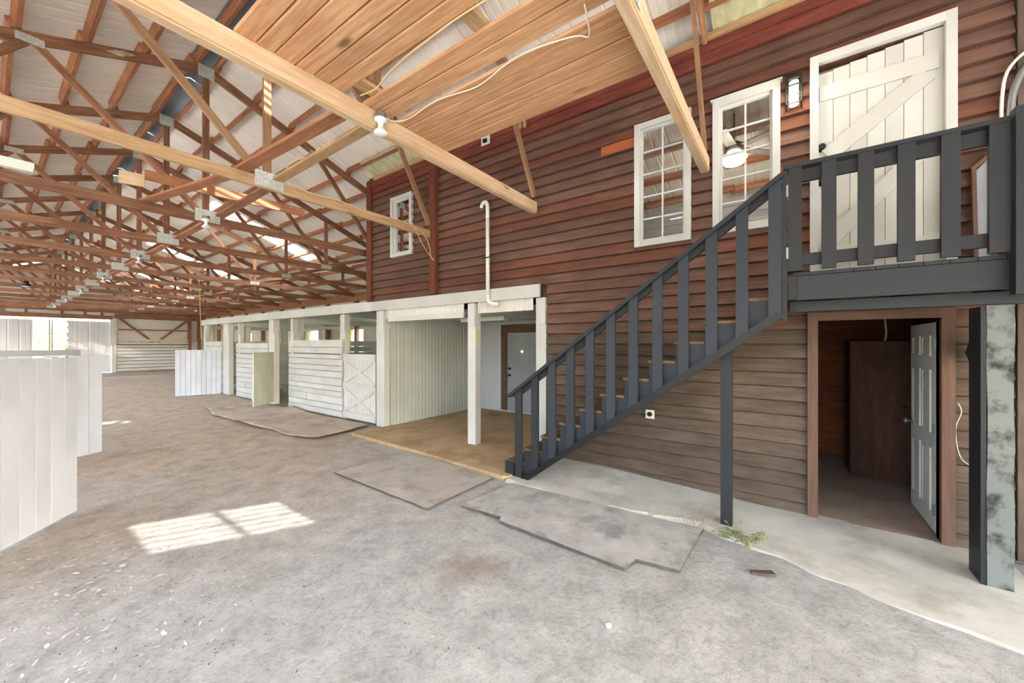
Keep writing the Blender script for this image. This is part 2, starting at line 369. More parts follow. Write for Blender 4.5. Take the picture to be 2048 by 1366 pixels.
# concrete apron under the stairs, ramping up against the wall
xs = [(4.05, 3.02, .012, .10), (3.98, 1.9, .012, .09), (4.12, 1.2, .01, .06), (4.22, 0.7, .008, .04), (4.0, 0.2, -.008, .02), (3.72, -0.5, -.012, .012), (3.5, -1.62, -.012, .012)]
V = []; Fc = []
for i in range(len(xs) - 1):
    for k in range(8):
        t = k / 8; a = [xs[i][q] * (1 - t) + xs[i + 1][q] * t for q in range(4)]
        jx = 0.05 * noise.noise((a[1] * 5, 1.7, 0)) + 0.03 * noise.noise((a[1] * 17, 5.7, 0)); V += [(a[0] + jx - .09, a[1], -0.05), (a[0] + jx, a[1], a[2]), (a[0] + jx + .35, a[1], a[2] + .004), (W + .02, a[1], a[3])]
n = len(V) // 4
for i in range(n - 1):
    for k in range(3): Fc.append((4 * i + k, 4 * i + k + 1, 4 * i + 5 + k, 4 * i + 4 + k))
tag(raw('floor', V, Fc, 'concrete'), 'pale dusty concrete apron beneath the black staircase', None, None, 'structure')
tag(slab('floor', [(W - .02, -1.62), (W - .02, -0.15), (W + .1, 2.95), (8.05, 2.95), (8.05, -1.62)], -0.05, 0.012, 'roomfloor'), 'concrete floor inside the dark tack room', None, None, 'structure')

# ------------------------------------------------------------------ roof
ang = math.atan(SL); cs, sn = math.cos(ang), math.sin(ang)
slope_len = (XR + 0.35 - RX) / cs
ND = int((YB - YF + 0.9) / 0.9) + 1
SKY_R = {22, 30, 38}
def slope_m(side, d_mid, y, off):
    x = RX + side * d_mid; z = RZ - SL * d_mid
    ax = (cs * side, 0, -sn); nz = (sn * side, 0, cs); ay = Vector(nz).cross(Vector(ax))
    return axes(ax, ay, nz, (x + nz[0] * off, y, z + nz[2] * off))
for side, nm, lab in ((-1, 'ceiling', 'left slope of the white ribbed metal roof seen from below'), (1, 'ceiling', 'right slope of the white ribbed metal roof with skylight strips')):
    r = frame(nm, lab, (RX, YF, RZ))
    for i in range(ND):
        y = YF - 0.3 + 0.9 * (i + 0.5)
        d0, d1 = 0.03, slope_len * cs
        segs = [(d0, d1, 'roof')]
        if side > 0 and i in SKY_R: segs = [(d0, 1.7, 'roof'), (1.7, 4.75, 'milky'), (4.75, d1, 'roof')]
        if side > 0 and i in (1, 10): segs = [(d0, 1.22, 'fiber'), (1.22, d1, 'roof')]
        if side < 0 and i % 3 == 0: segs = [(d0, 3.4, 'roof'), (3.4, 6.9, 'milky'), (6.9, d1, 'roof')]  # added unseen panels that spread daylight evenly along the barn
        for a, b, mt in segs:
            ribs('skylight_panel' if mt != 'roof' else 'roof_sheet', (b - a) / cs, 0.9, slope_m(side, (a + b) / 2, y, SHEET), mt, r)
    for k in range(-3, 15):
        y0, y1 = (TY(k) if k > -3 else YF), (TY(k + 1) if k < 14 else YB)
        if y1 > YB: y1 = YB
        if y1 - y0 < 0.1: continue
        for q in range(13):
            d = 0.13 + 0.6 * q
            if d > slope_len * cs - 0.05: continue
            ox = 0.022 * (1 if k % 2 else -1)
            m = slope_m(side, d + ox, 0, 0.066); p0 = m @ Vector((0, 0, 0)); nz = m.col[2].xyz
            beam('purlin', (p0.x, y0 - 0.03, p0.z), (p0.x, y1 + 0.03, p0.z), 0.052, 0.128, 'purlin', r, nz)
rc = frame('trim_1', 'bluish metal ridge cap along the roof peak', (RX, YF, RZ))
for k in range(14):
    y0 = YF - 0.3 + 3.0 * k
    V = [(RX - .2, y0, RZ + .055), (RX, y0, RZ + .125), (RX + .2, y0, RZ + .055), (RX - .2, y0 + 2.98, RZ + .055), (RX, y0 + 2.98, RZ + .125), (RX + .2, y0 + 2.98, RZ + .055)]
    raw('ridge_strip', V, [(0, 1, 4, 3), (1, 2, 5, 4)], 'bluecap', rc)

# ------------------------------------------------------------------ outer walls
gable = lambda y0, y1, name, lab: tag(raw(name, [(XL, y0, 3.82), (XR, y0, 3.82), (RX, y0, RZ + .05), (XL, y1, 3.82), (XR, y1, 3.82), (RX, y1, RZ + .05)], [(0, 2, 1), (3, 4, 5), (0, 1, 4, 3), (1, 2, 5, 4), (2, 0, 3, 5)], 'metalwall'), lab, None, None, 'structure')
tag(holed('wall_left', 'x', XL, -0.06, YF, YB, -0.05, 3.9, [(a, a + 2.9, 0.9, 3.2) for a in (-5.4, -1.6, 2.2, 6.0, 9.8, 13.6, 17.4, 21.2, 25.0, 29.4)], 'metalwall'), 'left outer wall of the barn with openings added to let daylight in', None, None, 'structure')  # unseen wall, openings added for the daylight they let in
WIN = [(10.9, 11.6), (14.6, 15.42), (18.35, 19.06), (22.3, 23.1), (26.2, 27.0), (30, 30.8)]
wr = tag(holed('wall_right', 'x', XR, 0.06, YF, YB, -0.05, 3.9, [(a, b, 1.2, 2.42) for a, b in WIN], 'metalwall'), 'right outer wall of white ribbed metal behind the stalls', None, None, 'structure')
for i in range(16):
    ribs('wall_sheet', 1.05, 0.9, axes((0, 0, 1), (0, 1, 0), (-1, 0, 0), (XR - 0.004, 12 + 0.9 * i, 3.3)), 'metalwall', wr)
for k in range(3, 14):
    bx('wall_post', XR - 0.16, XR - 0.03, TY(k) - .09, TY(k) + .09, 0, 3.66, 'truss', wr)
bx('wall_plate', XR - 0.2, XR - 0.165, 7.72, YB - .05, 3.62, 3.96, 'purlin', wr)
DX0, DX1, DZ = 0.0, 4.62, 3.3
wb = tag(holed('wall_back', 'y', YB, 0.06, XL, XR, -0.05, 3.9, [(DX0 - .5, DX1, -0.05, DZ)], 'metalwall'), 'far end wall of the barn around the sliding doors', None, None, 'structure')
gable(YB, YB + .06, 'wall_back', 'far gable of white metal above the end wall')
tag(holed('wall_front', 'y', YF, -0.06, XL, XR, -0.05, 3.9, [(-4.4, 3.2, -0.05, 2.7)], 'metalwall'), 'front wall of the barn around the wide entrance', None, None, 'structure')  # unseen entrance, its opening shaped to steer the daylight
gable(YF, YF - .06, 'wall_front', 'front gable of white metal above the entrance')
# end wall carpentry
for x in (5.0, 5.9, 6.8, 7.7, 8.6): ribs('wall_sheet', 2.0, 0.88, axes((0, 0, 1), (1, 0, 0), (0, 1, 0), (x, YB - .004, 2.7)), 'metalwall', wb)
bx('header', DX0 - .5, DX1 + .05, YB - .09, YB - .01, DZ + .02, DZ + .24, 'truss', wb)
bx('header', DX0 - .5, XR - .2, YB - .1, YB - .01, 3.74, 3.88, 'truss', wb)
bx('header', 4.72, XR - .2, YB - .1, YB - .02, 3.4, 3.7, 'truss', wb)
for x in (0.5, 1.3, 2.6, 3.5, 4.2): bx('stud', x - .05, x + .05, YB - .08, YB - .01, DZ + .24, 3.74, 'truss', wb)
bx('girt', 4.9, 8.35, YB - .06, YB - .02, 2.66, 2.74, 'truss', wb)
beam('brace', (4.95, YB - .1, 3.42), (6.5, YB - .1, 1.92), .05, .12, 'truss', wb)
beam('brace', (8.3, YB - .1, 3.42), (6.75, YB - .1, 1.92), .05, .12, 'truss', wb)
for x in (8.42, 8.95): bx('post', x - .09, x + .09, YB - .2, YB - .02, 0, 3.7, 'truss', wb)
bx('backing', 4.82, 8.35, YB - .11, YB - .09, .02, 1.9, 'siding_grey', wb)
bx('post', 4.64, 4.8, YB - .2, YB - .02, 0, 3.4, 'white', wb)
z = 0.05
for i, hgt in enumerate((.2, .2, .2, .2, .19, .19, .19, .16, .14, .14)):
    gap = .02 if i < 7 else .05
    bx('board', 4.82, 8.35, YB - .16, YB - .12, z, z + hgt - .016, 'white', wb); z += hgt + gap
z = 1.35
for i in range(4): bx('board', 8.52, XR - .05, YB - .15, YB - .12, z, z + .12, 'white', wb); z += .16
# sliding doors with daylight between them
for x0, x1, lab in ((DX0 - .5, 1.54, 'left white sheet sliding door in the far end wall'), (2.84, DX1 - .02, 'right white sheet sliding door in the far end wall')):
    t = thing('sliding_door', lab, 'door', ((x0 + x1) / 2, YB + .1, 0)); n = round((x1 - x0) / .45)
    for i in range(n): ribs('door_sheet', 3.14, (x1 - x0) / n, axes((0, 0, 1), (1, 0, 0), (0, 1, 0), (x0 + (x1 - x0) * (i + .5) / n, YB + .10, 1.6)), 'doorsheet', t, period=(x1 - x0) / n)
    bx('door_rail', x0, x1, YB + .12, YB + .16, 1.28, 1.4, 'doorsheet', t)
t = thing('pipe_gate', 'slender gate frame standing in the bright doorway gap', 'gate', (2.2, YB + .12, 0))
for x in (2.14, 2.24): bx('upright', x - .025, x + .025, YB + .1, YB + .14, 0, 3.2, 'steel', t)
for z in (0.4, 1.1, 2.4): bx('crossbar', 1.56, 2.82, YB + .105, YB + .13, z, z + .03, 'steel', t)

# ------------------------------------------------------------------ loft wall with lap siding
OPEN = [(-1.12, -0.25, -0.06, 2.04), (2.98, 7.7, -0.06, 2.52), (0.98, 1.59, 3.12, 4.62), (0.11, 0.66, 3.13, 4.59), (6.13, 6.75, 3.65, 4.82), (-1.17, -0.23, 2.46, 4.66)]
TRIMOPEN = [(-1.2, -0.17, -0.06, 2.12), (2.98, 7.7, -0.06, 2.72), (0.95, 1.62, 3.08, 4.66), (0.07, 0.70, 3.1, 4.63), (6.1, 6.78, 3.62, 4.85), (-1.21, -0.19, 2.43, 4.75)]
lw = tag(holed('wall_right', 'x', W, 0.1, -1.62, 7.62, -0.05, 5.5, OPEN, 'cabinet'), 'two storey loft wall clad in dark brown lap siding', None, None, 'structure')
EXPO = 0.152
c = 0
z = -0.02
while z < 5.12 - 1e-3:
    zt = min(z + EXPO, 5.12)
    ys = sorted({-1.54, 7.56} | {u for h in TRIMOPEN for u in h[:2] if -1.54 < u < 7.56})
    segs = []
    for a, b in zip(ys, ys[1:]):
        lo, hi = z, zt
        for h in TRIMOPEN:
            if h[0] < (a + b) / 2 < h[1]:
                if h[2] <= lo + .004 and h[3] >= hi - .004: lo = hi
                elif h[2] <= lo < h[3]: lo = h[3]
                elif h[2] < hi <= h[3]: hi = h[2]
        if hi - lo < .012: continue
        if segs and segs[-1][1] == a and segs[-1][2:] == (lo, hi): segs[-1] = (segs[-1][0], b, lo, hi)
        else: segs.append((a, b, lo, hi))
    for a, b, lo, hi in segs:
        cuts = [a]
        while b - cuts[-1] > 4.4: cuts.append(cuts[-1] + random.uniform(1.6, 4.0))
        if len(cuts) > 1 and b - cuts[-1] < .5: cuts.pop()
        cuts.append(b)
        for p, q in zip(cuts, cuts[1:]):
            mid = (p + q) / 2; R = random.random()
            if lo < 1.9 and mid < 3.0: mt = 'siding_grey' if R < (1.0 if lo < 1.3 or mid < -1 else 0.8) else 'siding'
            else: mt = 'siding_red' if ((R < .2 and lo > 2.4) or (2.8 < lo < 3.0 and mid > 1.2)) else ('siding_orange' if R > 1.1 else 'siding')
            y_of = lambda zz: 0.05 - 0.043 * (zz - z) / EXPO
            prism('siding_board', [(0, lo), (y_of(lo), lo), (y_of(hi), hi - .018), (0, hi - .018)], q - p - .003, axes((0, 1, 0), (-1, 0, 0), (0, 0, 1), (W, mid, 0)), mt, lw)
    z = zt
bx('siding_patch', W - .044, W - .005, 1.64, 2.1, 4.393, 4.53, 'siding_orange', lw)
# red boards under the eave
bx('fascia_board', W - .045, W - .002, -1.6, 7.6, 5.12, 5.27, 'redbeam', lw)
bx('fascia_board', W - .075, W - .047, -1.6, 1.2, 5.25, 5.42, 'redbeam', lw)
bx('fascia_board', W - .075, W - .047, 1.21, 7.6, 5.25, 5.42, 'redbeam', lw)
bx('soffit_board', W - .12, W - .08, -1.6, 7.3, 5.36, 5.43, 'chord_tan', lw)
for y0, y1 in ((-1.4, 0.7), (5.62, 7.3)):
    raw('soffit_sheet', [(W - .09, y0, 5.44), (W - .45, y0, 5.60), (W - .09, y1, 5.44), (W - .45, y1, 5.60), (W - .09, y0, 5.45), (W - .45, y0, 5.61), (W - .09, y1, 5.45), (W - .45, y1, 5.61)], [(0, 1, 3, 2), (4, 6, 7, 5), (0, 4, 5, 1), (2, 3, 7, 6), (0, 2, 6, 4), (1, 5, 7, 3)], 'osb', lw)
bx('corner_board', W - .08, W - .037, 7.46, 7.62, 2.74, 5.4, 'post_red', lw)
bx('corner_board', W - .02, W + .1, 7.63, 7.66, 2.74, 5.4, 'post_red', lw)
bx('wall_stud', W - .12, W - .037, 5.36, 5.52, 2.74, 5.24, 'post_red', lw)
bx('cleat', W - .12, W - .08, 3.32, 3.36, 5.2, 5.42, 'chord_tan', lw); bx('cleat', W - .12, W - .08, 3.40, 3.44, 5.2, 5.42, 'chord_tan', lw)
# white corner and metal siding beyond the loft at the right edge
bx('corner_post', W - .06, W - .003, -1.68, -1.545, 0, 5.1, 'siding_grey', lw)
wm = tag(holed('wall_right', 'x', W + .02, 0.06, YF + .1, -1.80, -0.05, 5.5, [], 'metalwall'), 'white metal wall beside the front entrance', None, None, 'structure')

# loft and bay interior shell
tag(bx('ceiling', W + .1, XR, -1.6, 7.6, 2.72, 2.82, 'baymetal', None, 'x'), 'loft floor above the wash bay', None, None, 'structure')
tag(bx('ceiling', W + .1, XR, -1.6, 7.6, 5.2, 5.24, 'plank', None, 'y'), 'board ceiling inside the loft room', None, None, 'structure')
tag(bx('wall_back', W + .1, XR - .02, 7.56, 7.62, 2.73, 5.5, 'siding', None, 'x'), 'end wall of the loft room', None, None, 'structure')
tag(bx('wall_front', W + .1, XR - .02, -1.6, -1.54, 0, 5.2, 'room', None, 'x'), 'front wall of the tack room and loft', None, None, 'structure')
lf = tag(bx('wall_right', 8.06, 8.12, -1.53, 7.5, 2.83, 5.18, 'interior', None, 'y'), 'pale board wall inside the loft room', None, None, 'structure')
for i in range(14): bx('board', 8.035, 8.06, -1.5, 4.5, 2.85 + i * .165, 3.005 + i * .165, 'interior', lf)
tr = tag(bx('wall_right', 8.06, 8.12, -1.53, 2.93, 0, 2.7, 'room', None, 'y'), 'brown board wall at the back of the tack room', None, None, 'structure')
for i in range(16): bx('board', 8.03, 8.058, -1.5, 2.9, .03 + i * .165, .19 + i * .165, 'room', tr)
pw = tag(bx('wall_left', 5.18, 8.04, 2.93, 3.0, 0.03, 2.7, 'room', None, 'x'), 'board wall between tack room and wash bay', None, None, 'structure')
tag(bx('ceiling', 5.18, 8.04, -1.5, 2.92, 2.40, 2.43, 'room', None, 'x'), 'board ceiling of the tack room', None, None, 'structure')

# ------------------------------------------------------------------ windows
def window(n, y0, y1, z0, z1, cols, rows, fw, lab, head=False):
    r = frame('window_%d' % n, lab, (W, (y0 + y1) / 2, z0)); X0, X1 = W - .072, W - .012
    f = bx('window_frame', X0, X1, y0, y0 + fw, z0, z1, 'white_trim', r)
    bx('window_frame', X0, X1, y1 - fw, y1, z0, z1, 'white_trim', r)
    bx('window_frame', X0 + .001, X1, y0 + fw, y1 - fw, z1 - fw, z1, 'white_trim', r); bx('window_frame', X0 + .001, X1, y0 + fw, y1 - fw, z0, z0 + fw, 'white_trim', r)
    a0, a1, b0, b1 = y0 + fw, y1 - fw, z0 + fw, z1 - fw; s = .025
    for u, v_, p, q in ((a0, a0 + s, b0, b1), (a1 - s, a1, b0, b1), (a0 + s, a1 - s, b0, b0 + s), (a0 + s, a1 - s, b1 - s, b1)): bx('sash', W - .03, W + .02, u, v_, p, q, 'white_trim', r)
    for i in range(1, cols): y = a0 + (a1 - a0) * i / cols; bx('muntin', W - .012, W + .012, y - .009, y + .009, b0 + s, b1 - s, 'white_trim', r)
    for j in range(1, rows):
        z = b0 + (b1 - b0) * j / rows
        for i in range(cols):
            u0 = a0 + (a1 - a0) * i / cols + (.009 if i else s); u1 = a0 + (a1 - a0) * (i + 1) / cols - (.009 if i < cols - 1 else s)
            bx('muntin', W - .012, W + .012, u0, u1, z - .009, z + .009, 'white_trim', r)
    for i in range(cols):
        for j in range(rows):
            u0, u1 = a0 + (a1 - a0) * i / cols, a0 + (a1 - a0) * (i + 1) / cols; p, q = b0 + (b1 - b0) * j / rows, b0 + (b1 - b0) * (j + 1) / rows
            raw('pane', [(W + .002, u0, p), (W + .002, u1, p), (W + .002, u1, q), (W + .002, u0, q)], [(0, 1, 2, 3)], 'glass', r)
    if head: bx('head_trim', W - .085, W - .012, y0 - .02, y1 + .02, z1, z1 + .02, 'white_trim', r)
window(1, 0.945, 1.63, 3.065, 4.665, 2, 5, .07, 'white ten pane loft window crossed by a beam end')
window(2, 0.06, 0.71, 3.08, 4.63, 2, 5, .07, 'white ten pane loft window with ceiling fan behind it', True)
window(3, 6.1, 6.78, 3.61, 4.86, 1, 1, .07, 'small white single pane loft window by the red corner post')

# ------------------------------------------------------------------ doors
d1 = frame('door_1', 'cream plank door with Z brace opening onto the deck', (W, -.7, 2.45))
Y0, Y1, Z0, Z1 = -1.16, -0.24, 2.45, 4.665
for y0, y1 in ((-1.21, -1.14), (-0.26, -0.19)): bx('door_trim', W - .075, W - .01, y0, y1, 2.44, 4.75, 'white_trim', d1)
bx('door_trim', W - .075, W - .01, -1.14, -0.26, 4.67, 4.75, 'white_trim', d1)
for i in range(7):
    a = Y0 + .02 + (Y1 - Y0 - .03) * i / 7; b = Y0 + .02 + (Y1 - Y0 - .03) * (i + 1) / 7
    top = Z1 - .004 - .08 * i / 6
    bx('door_board', W - .005, W + .03, a, b - .004, Z0, top, 'door_white', d1, 'z')
for z0 in (2.64, 4.29): bx('door_rail', W - .03, W - .006, Y0 + .05, Y1 - .03, z0, z0 + .15, 'door_white', d1)
beam('door_brace', (W - .018, -1.04, 4.27), (W - .018, -.33, 3.72), .02, .15, 'door_white', d1)
beam('door_brace', (W - .018, -1.04, 3.62), (W - .018, -.36, 2.86), .02, .14, 'door_white', d1)
bx('dutch_rail', W - .04, W - .031, Y0 + .03, Y1 - .04, 3.67, 3.71, 'door_white', d1)
rot_x = axes((0, 1, 0), (0, 0, 1), (1, 0, 0), (0, 0, 0))
def knob(y, z, x, par, mt='black', r=.03): lathe('knob', [(r, 0), (r, .008), (.012, .012), (.012, .035), (r * .9, .045), (r, .06), (r * .6, .075)], mt, axes((0, 1, 0), (0, 0, -1), (-1, 0, 0), (x, y, z)), par, 14, key=('knob', mt, r))
knob(-.285, 3.81, W - .006, d1, 'black', .035); knob(-.285, 3.46, W - .006, d1, 'black', .035)
tube('pull_handle', [(W - .006, -.3, 2.7), (W - .04, -.3, 2.72), (W - .04, -.3, 2.86), (W - .006, -.3, 2.88)], .008, 'steel', d1)

d2 = frame('door_2', 'white six panel door standing open into the tack room', (W, -1.1, 0))
for y0, y1 in ((-1.2, -1.115), (-0.255, -0.17)): bx('door_trim', W - .07, W - .005, y0, y1, 0, 2.12, 'trimwood', d2)
bx('door_trim', W - .07, W - .005, -1.115, -0.255, 2.035, 2.12, 'trimwood', d2)
bx('door_jamb', W, W + .12, -1.14, -1.12, .012, 2.04, 'siding', d2); bx('door_jamb', W, W + .12, -.25, -.235, .012, 2.04, 'siding', d2)
dl = bx('door_leaf', W + .13, W + 1.0, -1.16, -1.12, .03, 2.0, 'white_trim', d2, 'z')
for xa, xb in ((.13, .40), (.48, .75)):
    for za, zb in ((.2, .8), (.95, 1.55), (1.68, 1.88)):
        for q, (i0, i1, j0, j1) in enumerate(((xa, xb, za, za + .02), (xa, xb, zb - .02, zb), (xa, xa + .02, za + .02, zb - .02), (xb - .02, xb, za + .02, zb - .02))): bx('panel_moulding', W + .13 + i0, W + .13 + i1, -1.12, -1.108, j0, j1, 'white_trim', dl)
        bx('panel', W + .13 + xa + .035, W + .13 + xb - .035, -1.12, -1.112, za + .035, zb - .035, 'white_trim', dl)
for z in (.25, 1.0, 1.8): bx('hinge', W + .108, W + .13, -1.15, -1.1, z - .05, z + .05, 'steel', dl)
knobm = axes((1, 0, 0), (0, 0, -1), (0, 1, 0), (W + .93, -1.12, .95)); lathe('knob', [(.03, 0), (.03, .008), (.012, .012), (.012, .035), (.027, .045), (.03, .06), (.018, .075)], 'steel', knobm, dl, 14)

# ------------------------------------------------------------------ tack room contents
t = thing('tall_cabinet', 'tall dark brown wooden cabinet inside the tack room', 'cabinet', (7.1, -.98, .012))
bx('body', 6.87, 7.4, -1.27, -.69, .02, 1.8, 'cabinet', t, 'z'); cd = bx('cabinet_door', 6.835, 6.868, -1.265, -.7, .04, 1.8, 'cabinet', t, 'z')
knob(-1.2, 1.0, 6.835, cd, 'black', .015); bx('top_board', 6.83, 7.42, -1.28, -.68, 1.8, 1.83, 'cabinet', t, 'y')
tube('power_cord', [(7.0, -1.05, 1.84), (6.98, -1.06, 1.95), (7.0, -1.05, 2.15), (7.02, -1.05, 2.38)], .012, 'cable_white', t)

# ------------------------------------------------------------------ wash bay
bay = tag(bx('wall_left', 5.17, 8.05, 6.955, 7.02, .02, 2.7, 'baymetal', None, 'x'), 'ribbed grey green metal side wall of the wash bay', None, None, 'structure')
for i in range(7): ribs('wall_sheet', 2.62, .415, axes((0, 0, 1), (1, 0, 0), (0, 1, 0), (5.13 + .2075 + .415 * i, 6.945, 1.35)), 'baymetal', bay, .2075, .022)
bk = tag(holed('wall_back', 'x', 8.06, .08, 3.0, 6.95, .02, 2.7, [(4.9, 5.9, .02, 2.05)], 'interior'), 'grey back wall of the wash bay', None, None, 'structure')
d3 = frame('door_3', 'grey steel door at the back of the wash bay', (8.06, 5.5, .03))
bx('door_leaf', 8.04, 8.08, 5.02, 5.96, .05, 2.06, 'door_grey', d3, 'z')
bx('door_trim', 8.015, 8.058, 5.98, 6.16, .03, 2.3, 'trimwood', d3); bx('door_trim', 8.015, 8.058, 4.7, 5.98, 2.08, 2.3, 'trimwood', d3)
bx('sill', 7.98, 8.055, 4.9, 6.9, .03, .055, 'white_trim', d3)
knob(5.88, 1.15, 8.04, d3); knob(5.88, .98, 8.04, d3)
lathe('peephole_glow', [(.03, 0), (.03, .006)], 'bowl', axes((0, 1, 0), (0, 0, -1), (-1, 0, 0), (8.04, 5.5, 1.6)), d3, 12)  # bright spot painted as emission, no lamp in this door
bc = tag(bx('ceiling', W + .11, 8.04, 3.02, 6.93, 2.405, 2.425, 'baymetal', None, 'y'), 'ribbed metal ceiling of the wash bay', None, None, 'structure')
for i in range(9): ribs('ceiling_sheet', 2.85, .43, axes((1, 0, 0), (0, -1, 0), (0, 0, -1), (6.6, 3.26 + .43 * i, 2.40)), 'baymetal', bc, .215, .022)
t = thing('fluorescent_light', 'white fluorescent fixture on the wash bay ceiling', 'light', (6.3, 5.4, 2.46))
bx('housing', 6.22, 6.38, 4.7, 5.95, 2.33, 2.375, 'white_trim', t); bx('diffuser', 6.235, 6.365, 4.72, 5.93, 2.285, 2.33, 'tube', t)
# header, posts and filler of the bay and the stall row
t = thing('stall_header', 'long white header board over the wash bay and stalls', 'beam', (W - .05, 10.8, 2.5))
for y0, y1 in ((3.08, 7.4), (7.405, 11.4), (11.405, 15.2), (15.205, 18.72)): bx('header_board', W - .085, W - .045, y0, y1, 2.52, 2.72, 'white_trim', t)
bx('lower_rail', W - .04, W + .0, 4.72, 6.9, 2.27, 2.37, 'white_trim', t)
for y0, y1 in ((4.72, 6.95), (3.24, 4.40)): ribs('filler_sheet', .2, y1 - y0, axes((0, 0, 1), (0, 1, 0), (-1, 0, 0), (W - .01, (y0 + y1) / 2, 2.43)), 'metalwall', t, .19, .02)
def post(y0, y1, x0, x1, z1, lab, mat='white_trim', z0=0.0):
    t = thing('stall_post', lab, 'post', ((x0 + x1) / 2, (y0 + y1) / 2, z0), 'white posts of the stall row')
    bx('post_shaft', x0, x1, y0, y1, z0, z1, mat, t); bx('face_board', x0 - .025, x0 - .001, y0 + .0, y0 + (y1 - y0) * .55, 2.1 if z1 > 2 else z0, z1, mat, t)
post(2.99, 3.17, W - .04, W + .1, 2.51, 'white square post beside the foot of the stairs', z0=.03)
post(4.42, 4.60, W - .04, W + .1, 2.51, 'white square post standing in the middle of the wash bay mouth', z0=.03)
post(7.02, 7.30, W - .04, W + .1, 2.51, 'white post between the wash bay and X braced door')
post(8.64, 8.86, W + .02, W + .14, 2.51, 'white post between the X braced door and board panel')
post(11.28, 11.44, W + .02, W + .14, 2.51, 'white post at the far edge of the wide board panel')
post(12.34, 12.72, W - .04, W + .1, 2.51, 'white post with the half open narrow stall door')
post(15.12, 15.28, W + .02, W + .14, 2.51, 'slim white post beside the second board panel')
post(15.95, 16.5, W - .04, W + .1, 2.51, 'broad white post behind the outswung vertical board door')
post(18.4, 18.6, W - .04, W + .1, 2.51, 'last white post at the far end of the stall row')
def panel(y0, y1, top, lab, n):
    t = thing('stall_wall', lab, 'wall', (W, (y0 + y1) / 2, 0), 'board fronts of the stalls'); z = .03; hs = [random.uniform(.8, 1.2) for _ in range(n)]; s = (top - .03) / sum(hs)
    for i, hh in enumerate(hs):
        hh *= s; j = random.uniform(0, .006)
        if i == 2 and n > 10:
            bx('board', W - .05, W - .012, y0, y0 + 1.7, z, z + hh - .008, 'white', t); bx('board', W - .052, W - .012, y0 + 1.72, y1, z, z + hh - .008, 'white', t)
        else: bx('board', W - .05 - j, W - .012, y0 + random.uniform(0, .02), y1 - random.uniform(0, .02), z, z + hh - (.026 if i == n - 3 else .012), 'white', t)
        z += hh
panel(8.66, 11.42, 1.91, 'wide white horizontal board front of the nearest stall', 12)
panel(12.74, 15.26, 1.83, 'white horizontal board front behind the half open door', 11)
panel(16.55, 18.38, 1.9, 'farthest white board front above the outswung door', 11)
# X braced door
t = thing('stall_door', 'white stall door with two X braces and middle rail', 'door', (W, 8.0, 0), 'stall doors')
a0, a1 = 7.36, 8.62
for i in range(8): bx('door_board', W - .03, W - .008, a0 + (a1 - a0) * i / 8 + .002, a0 + (a1 - a0) * (i + 1) / 8 - .002, .04, 1.56, 'white', t, 'z')
for z0, z1 in ((.05, .2), (.74, .88), (1.4, 1.56)): bx('door_rail', W - .055, W - .031, a0, a1, z0, z1, 'white', t)
for z0, z1 in ((.2, .74), (.88, 1.4)):
    beam('door_brace', (W - .042, a0 + .06, z0 + .02), (W - .042, a1 - .06, z1 - .02), .022, .08, 'white', t); beam('door_brace', (W - .043, a1 - .06, z0 + .02), (W - .043, a0 + .06, z1 - .02), .022, .08, 'white', t)
bx('slide_bar', W - .09, W - .056, a0 - .05, a0 + .3, .78, .84, 'white', t)
def leaf(name, lab, p0, p1, z0, z1, n, mat, thick=.03, jag=0.0, group=None, cat='door', braces=True):
    p0, p1 = Vector(p0 + (0,)), Vector(p1 + (0,)); d = (p1 - p0); L = d.length; d.normalize()
    nrm = Vector((-d.y, d.x, 0)); t = thing(name, lab, cat, tuple((p0 + p1) / 2), group)
    for i in range(n):
        a, b = L * i / n + .0035, L * (i + 1) / n - .0035; zt = z1 - random.uniform(0, jag)
        c = p0 + d * (a + b) / 2; me = boxmesh(zt - z0, b - a, thick, mat)
        place(bpy.data.objects.new('door_board', me), axes((0, 0, 1), d, Vector((0, 0, 1)).cross(d), (c.x, c.y, (z0 + zt) / 2)), t)
        if i:
            sd = nrm if nrm.y > 0 else -nrm; c2 = p0 + d * (L * i / n) + sd * (thick / 2 + .003); place(bpy.data.objects.new('seam_strip', boxmesh(zt - z0 - .06, .03, .004, 'siding_grey')), axes((0, 0, 1), d, Vector((0, 0, 1)).cross(d), (c2.x, c2.y, (z0 + zt) / 2)), t)  # dark strip added behind each seam, shading the backlit gap
    if braces:
        side = nrm if nrm.y > 0 else -nrm
        for z in (z0 + .2, z1 - .25): q0, q1 = p0 + d * .04 + side * (thick / 2 + .021), p1 - d * .04 + side * (thick / 2 + .021); beam('door_rail', (q0.x, q0.y, z), (q1.x, q1.y, z), .03, .13, mat, t)
    return t
t = leaf('stall_door', 'narrow pale green white stall door swung half open over the rug', (4.26, 11.78), (5.0, 12.36), .08, 1.56, 5, 'stallgreen', group='stall doors')
leaf('stall_door', 'white vertical board stall door swung right out into the aisle', (3.78, 16.93), (4.98, 16.58), .0, 1.58, 9, 'white_cool', group='stall doors')
leaf('stall_gate', 'nearest white vertical board gate at the left edge of the photo', (-.42, 4.83), (.56, 6.16), .02, 1.66, 10, 'white_cool', jag=.012, cat='gate', group='white aisle gates')
leaf('stall_gate', 'second white vertical board gate behind the nearest one', (-.15, 8.55), (1.12, 9.2), .02, 1.62, 8, 'white_cool', jag=.03, cat='gate', group='white aisle gates')
t = thing('gate_post', 'white hinge post of the nearest gate', 'post', (-.5, 4.72, 0)); bx('post_shaft', -.62, -.46, 4.66, 4.8, 0, 2.4, 'white_trim', t)
t = thing('gate_post', 'white hinge post of the second gate', 'post', (-.3, 8.45, 0)); bx('post_shaft', -.36, -.2, 8.38, 8.52, 0, 2.4, 'white_trim', t)
t = thing('aisle_rail', 'grey top rail behind the second white gate', 'rail', (.2, 10.4, 0))
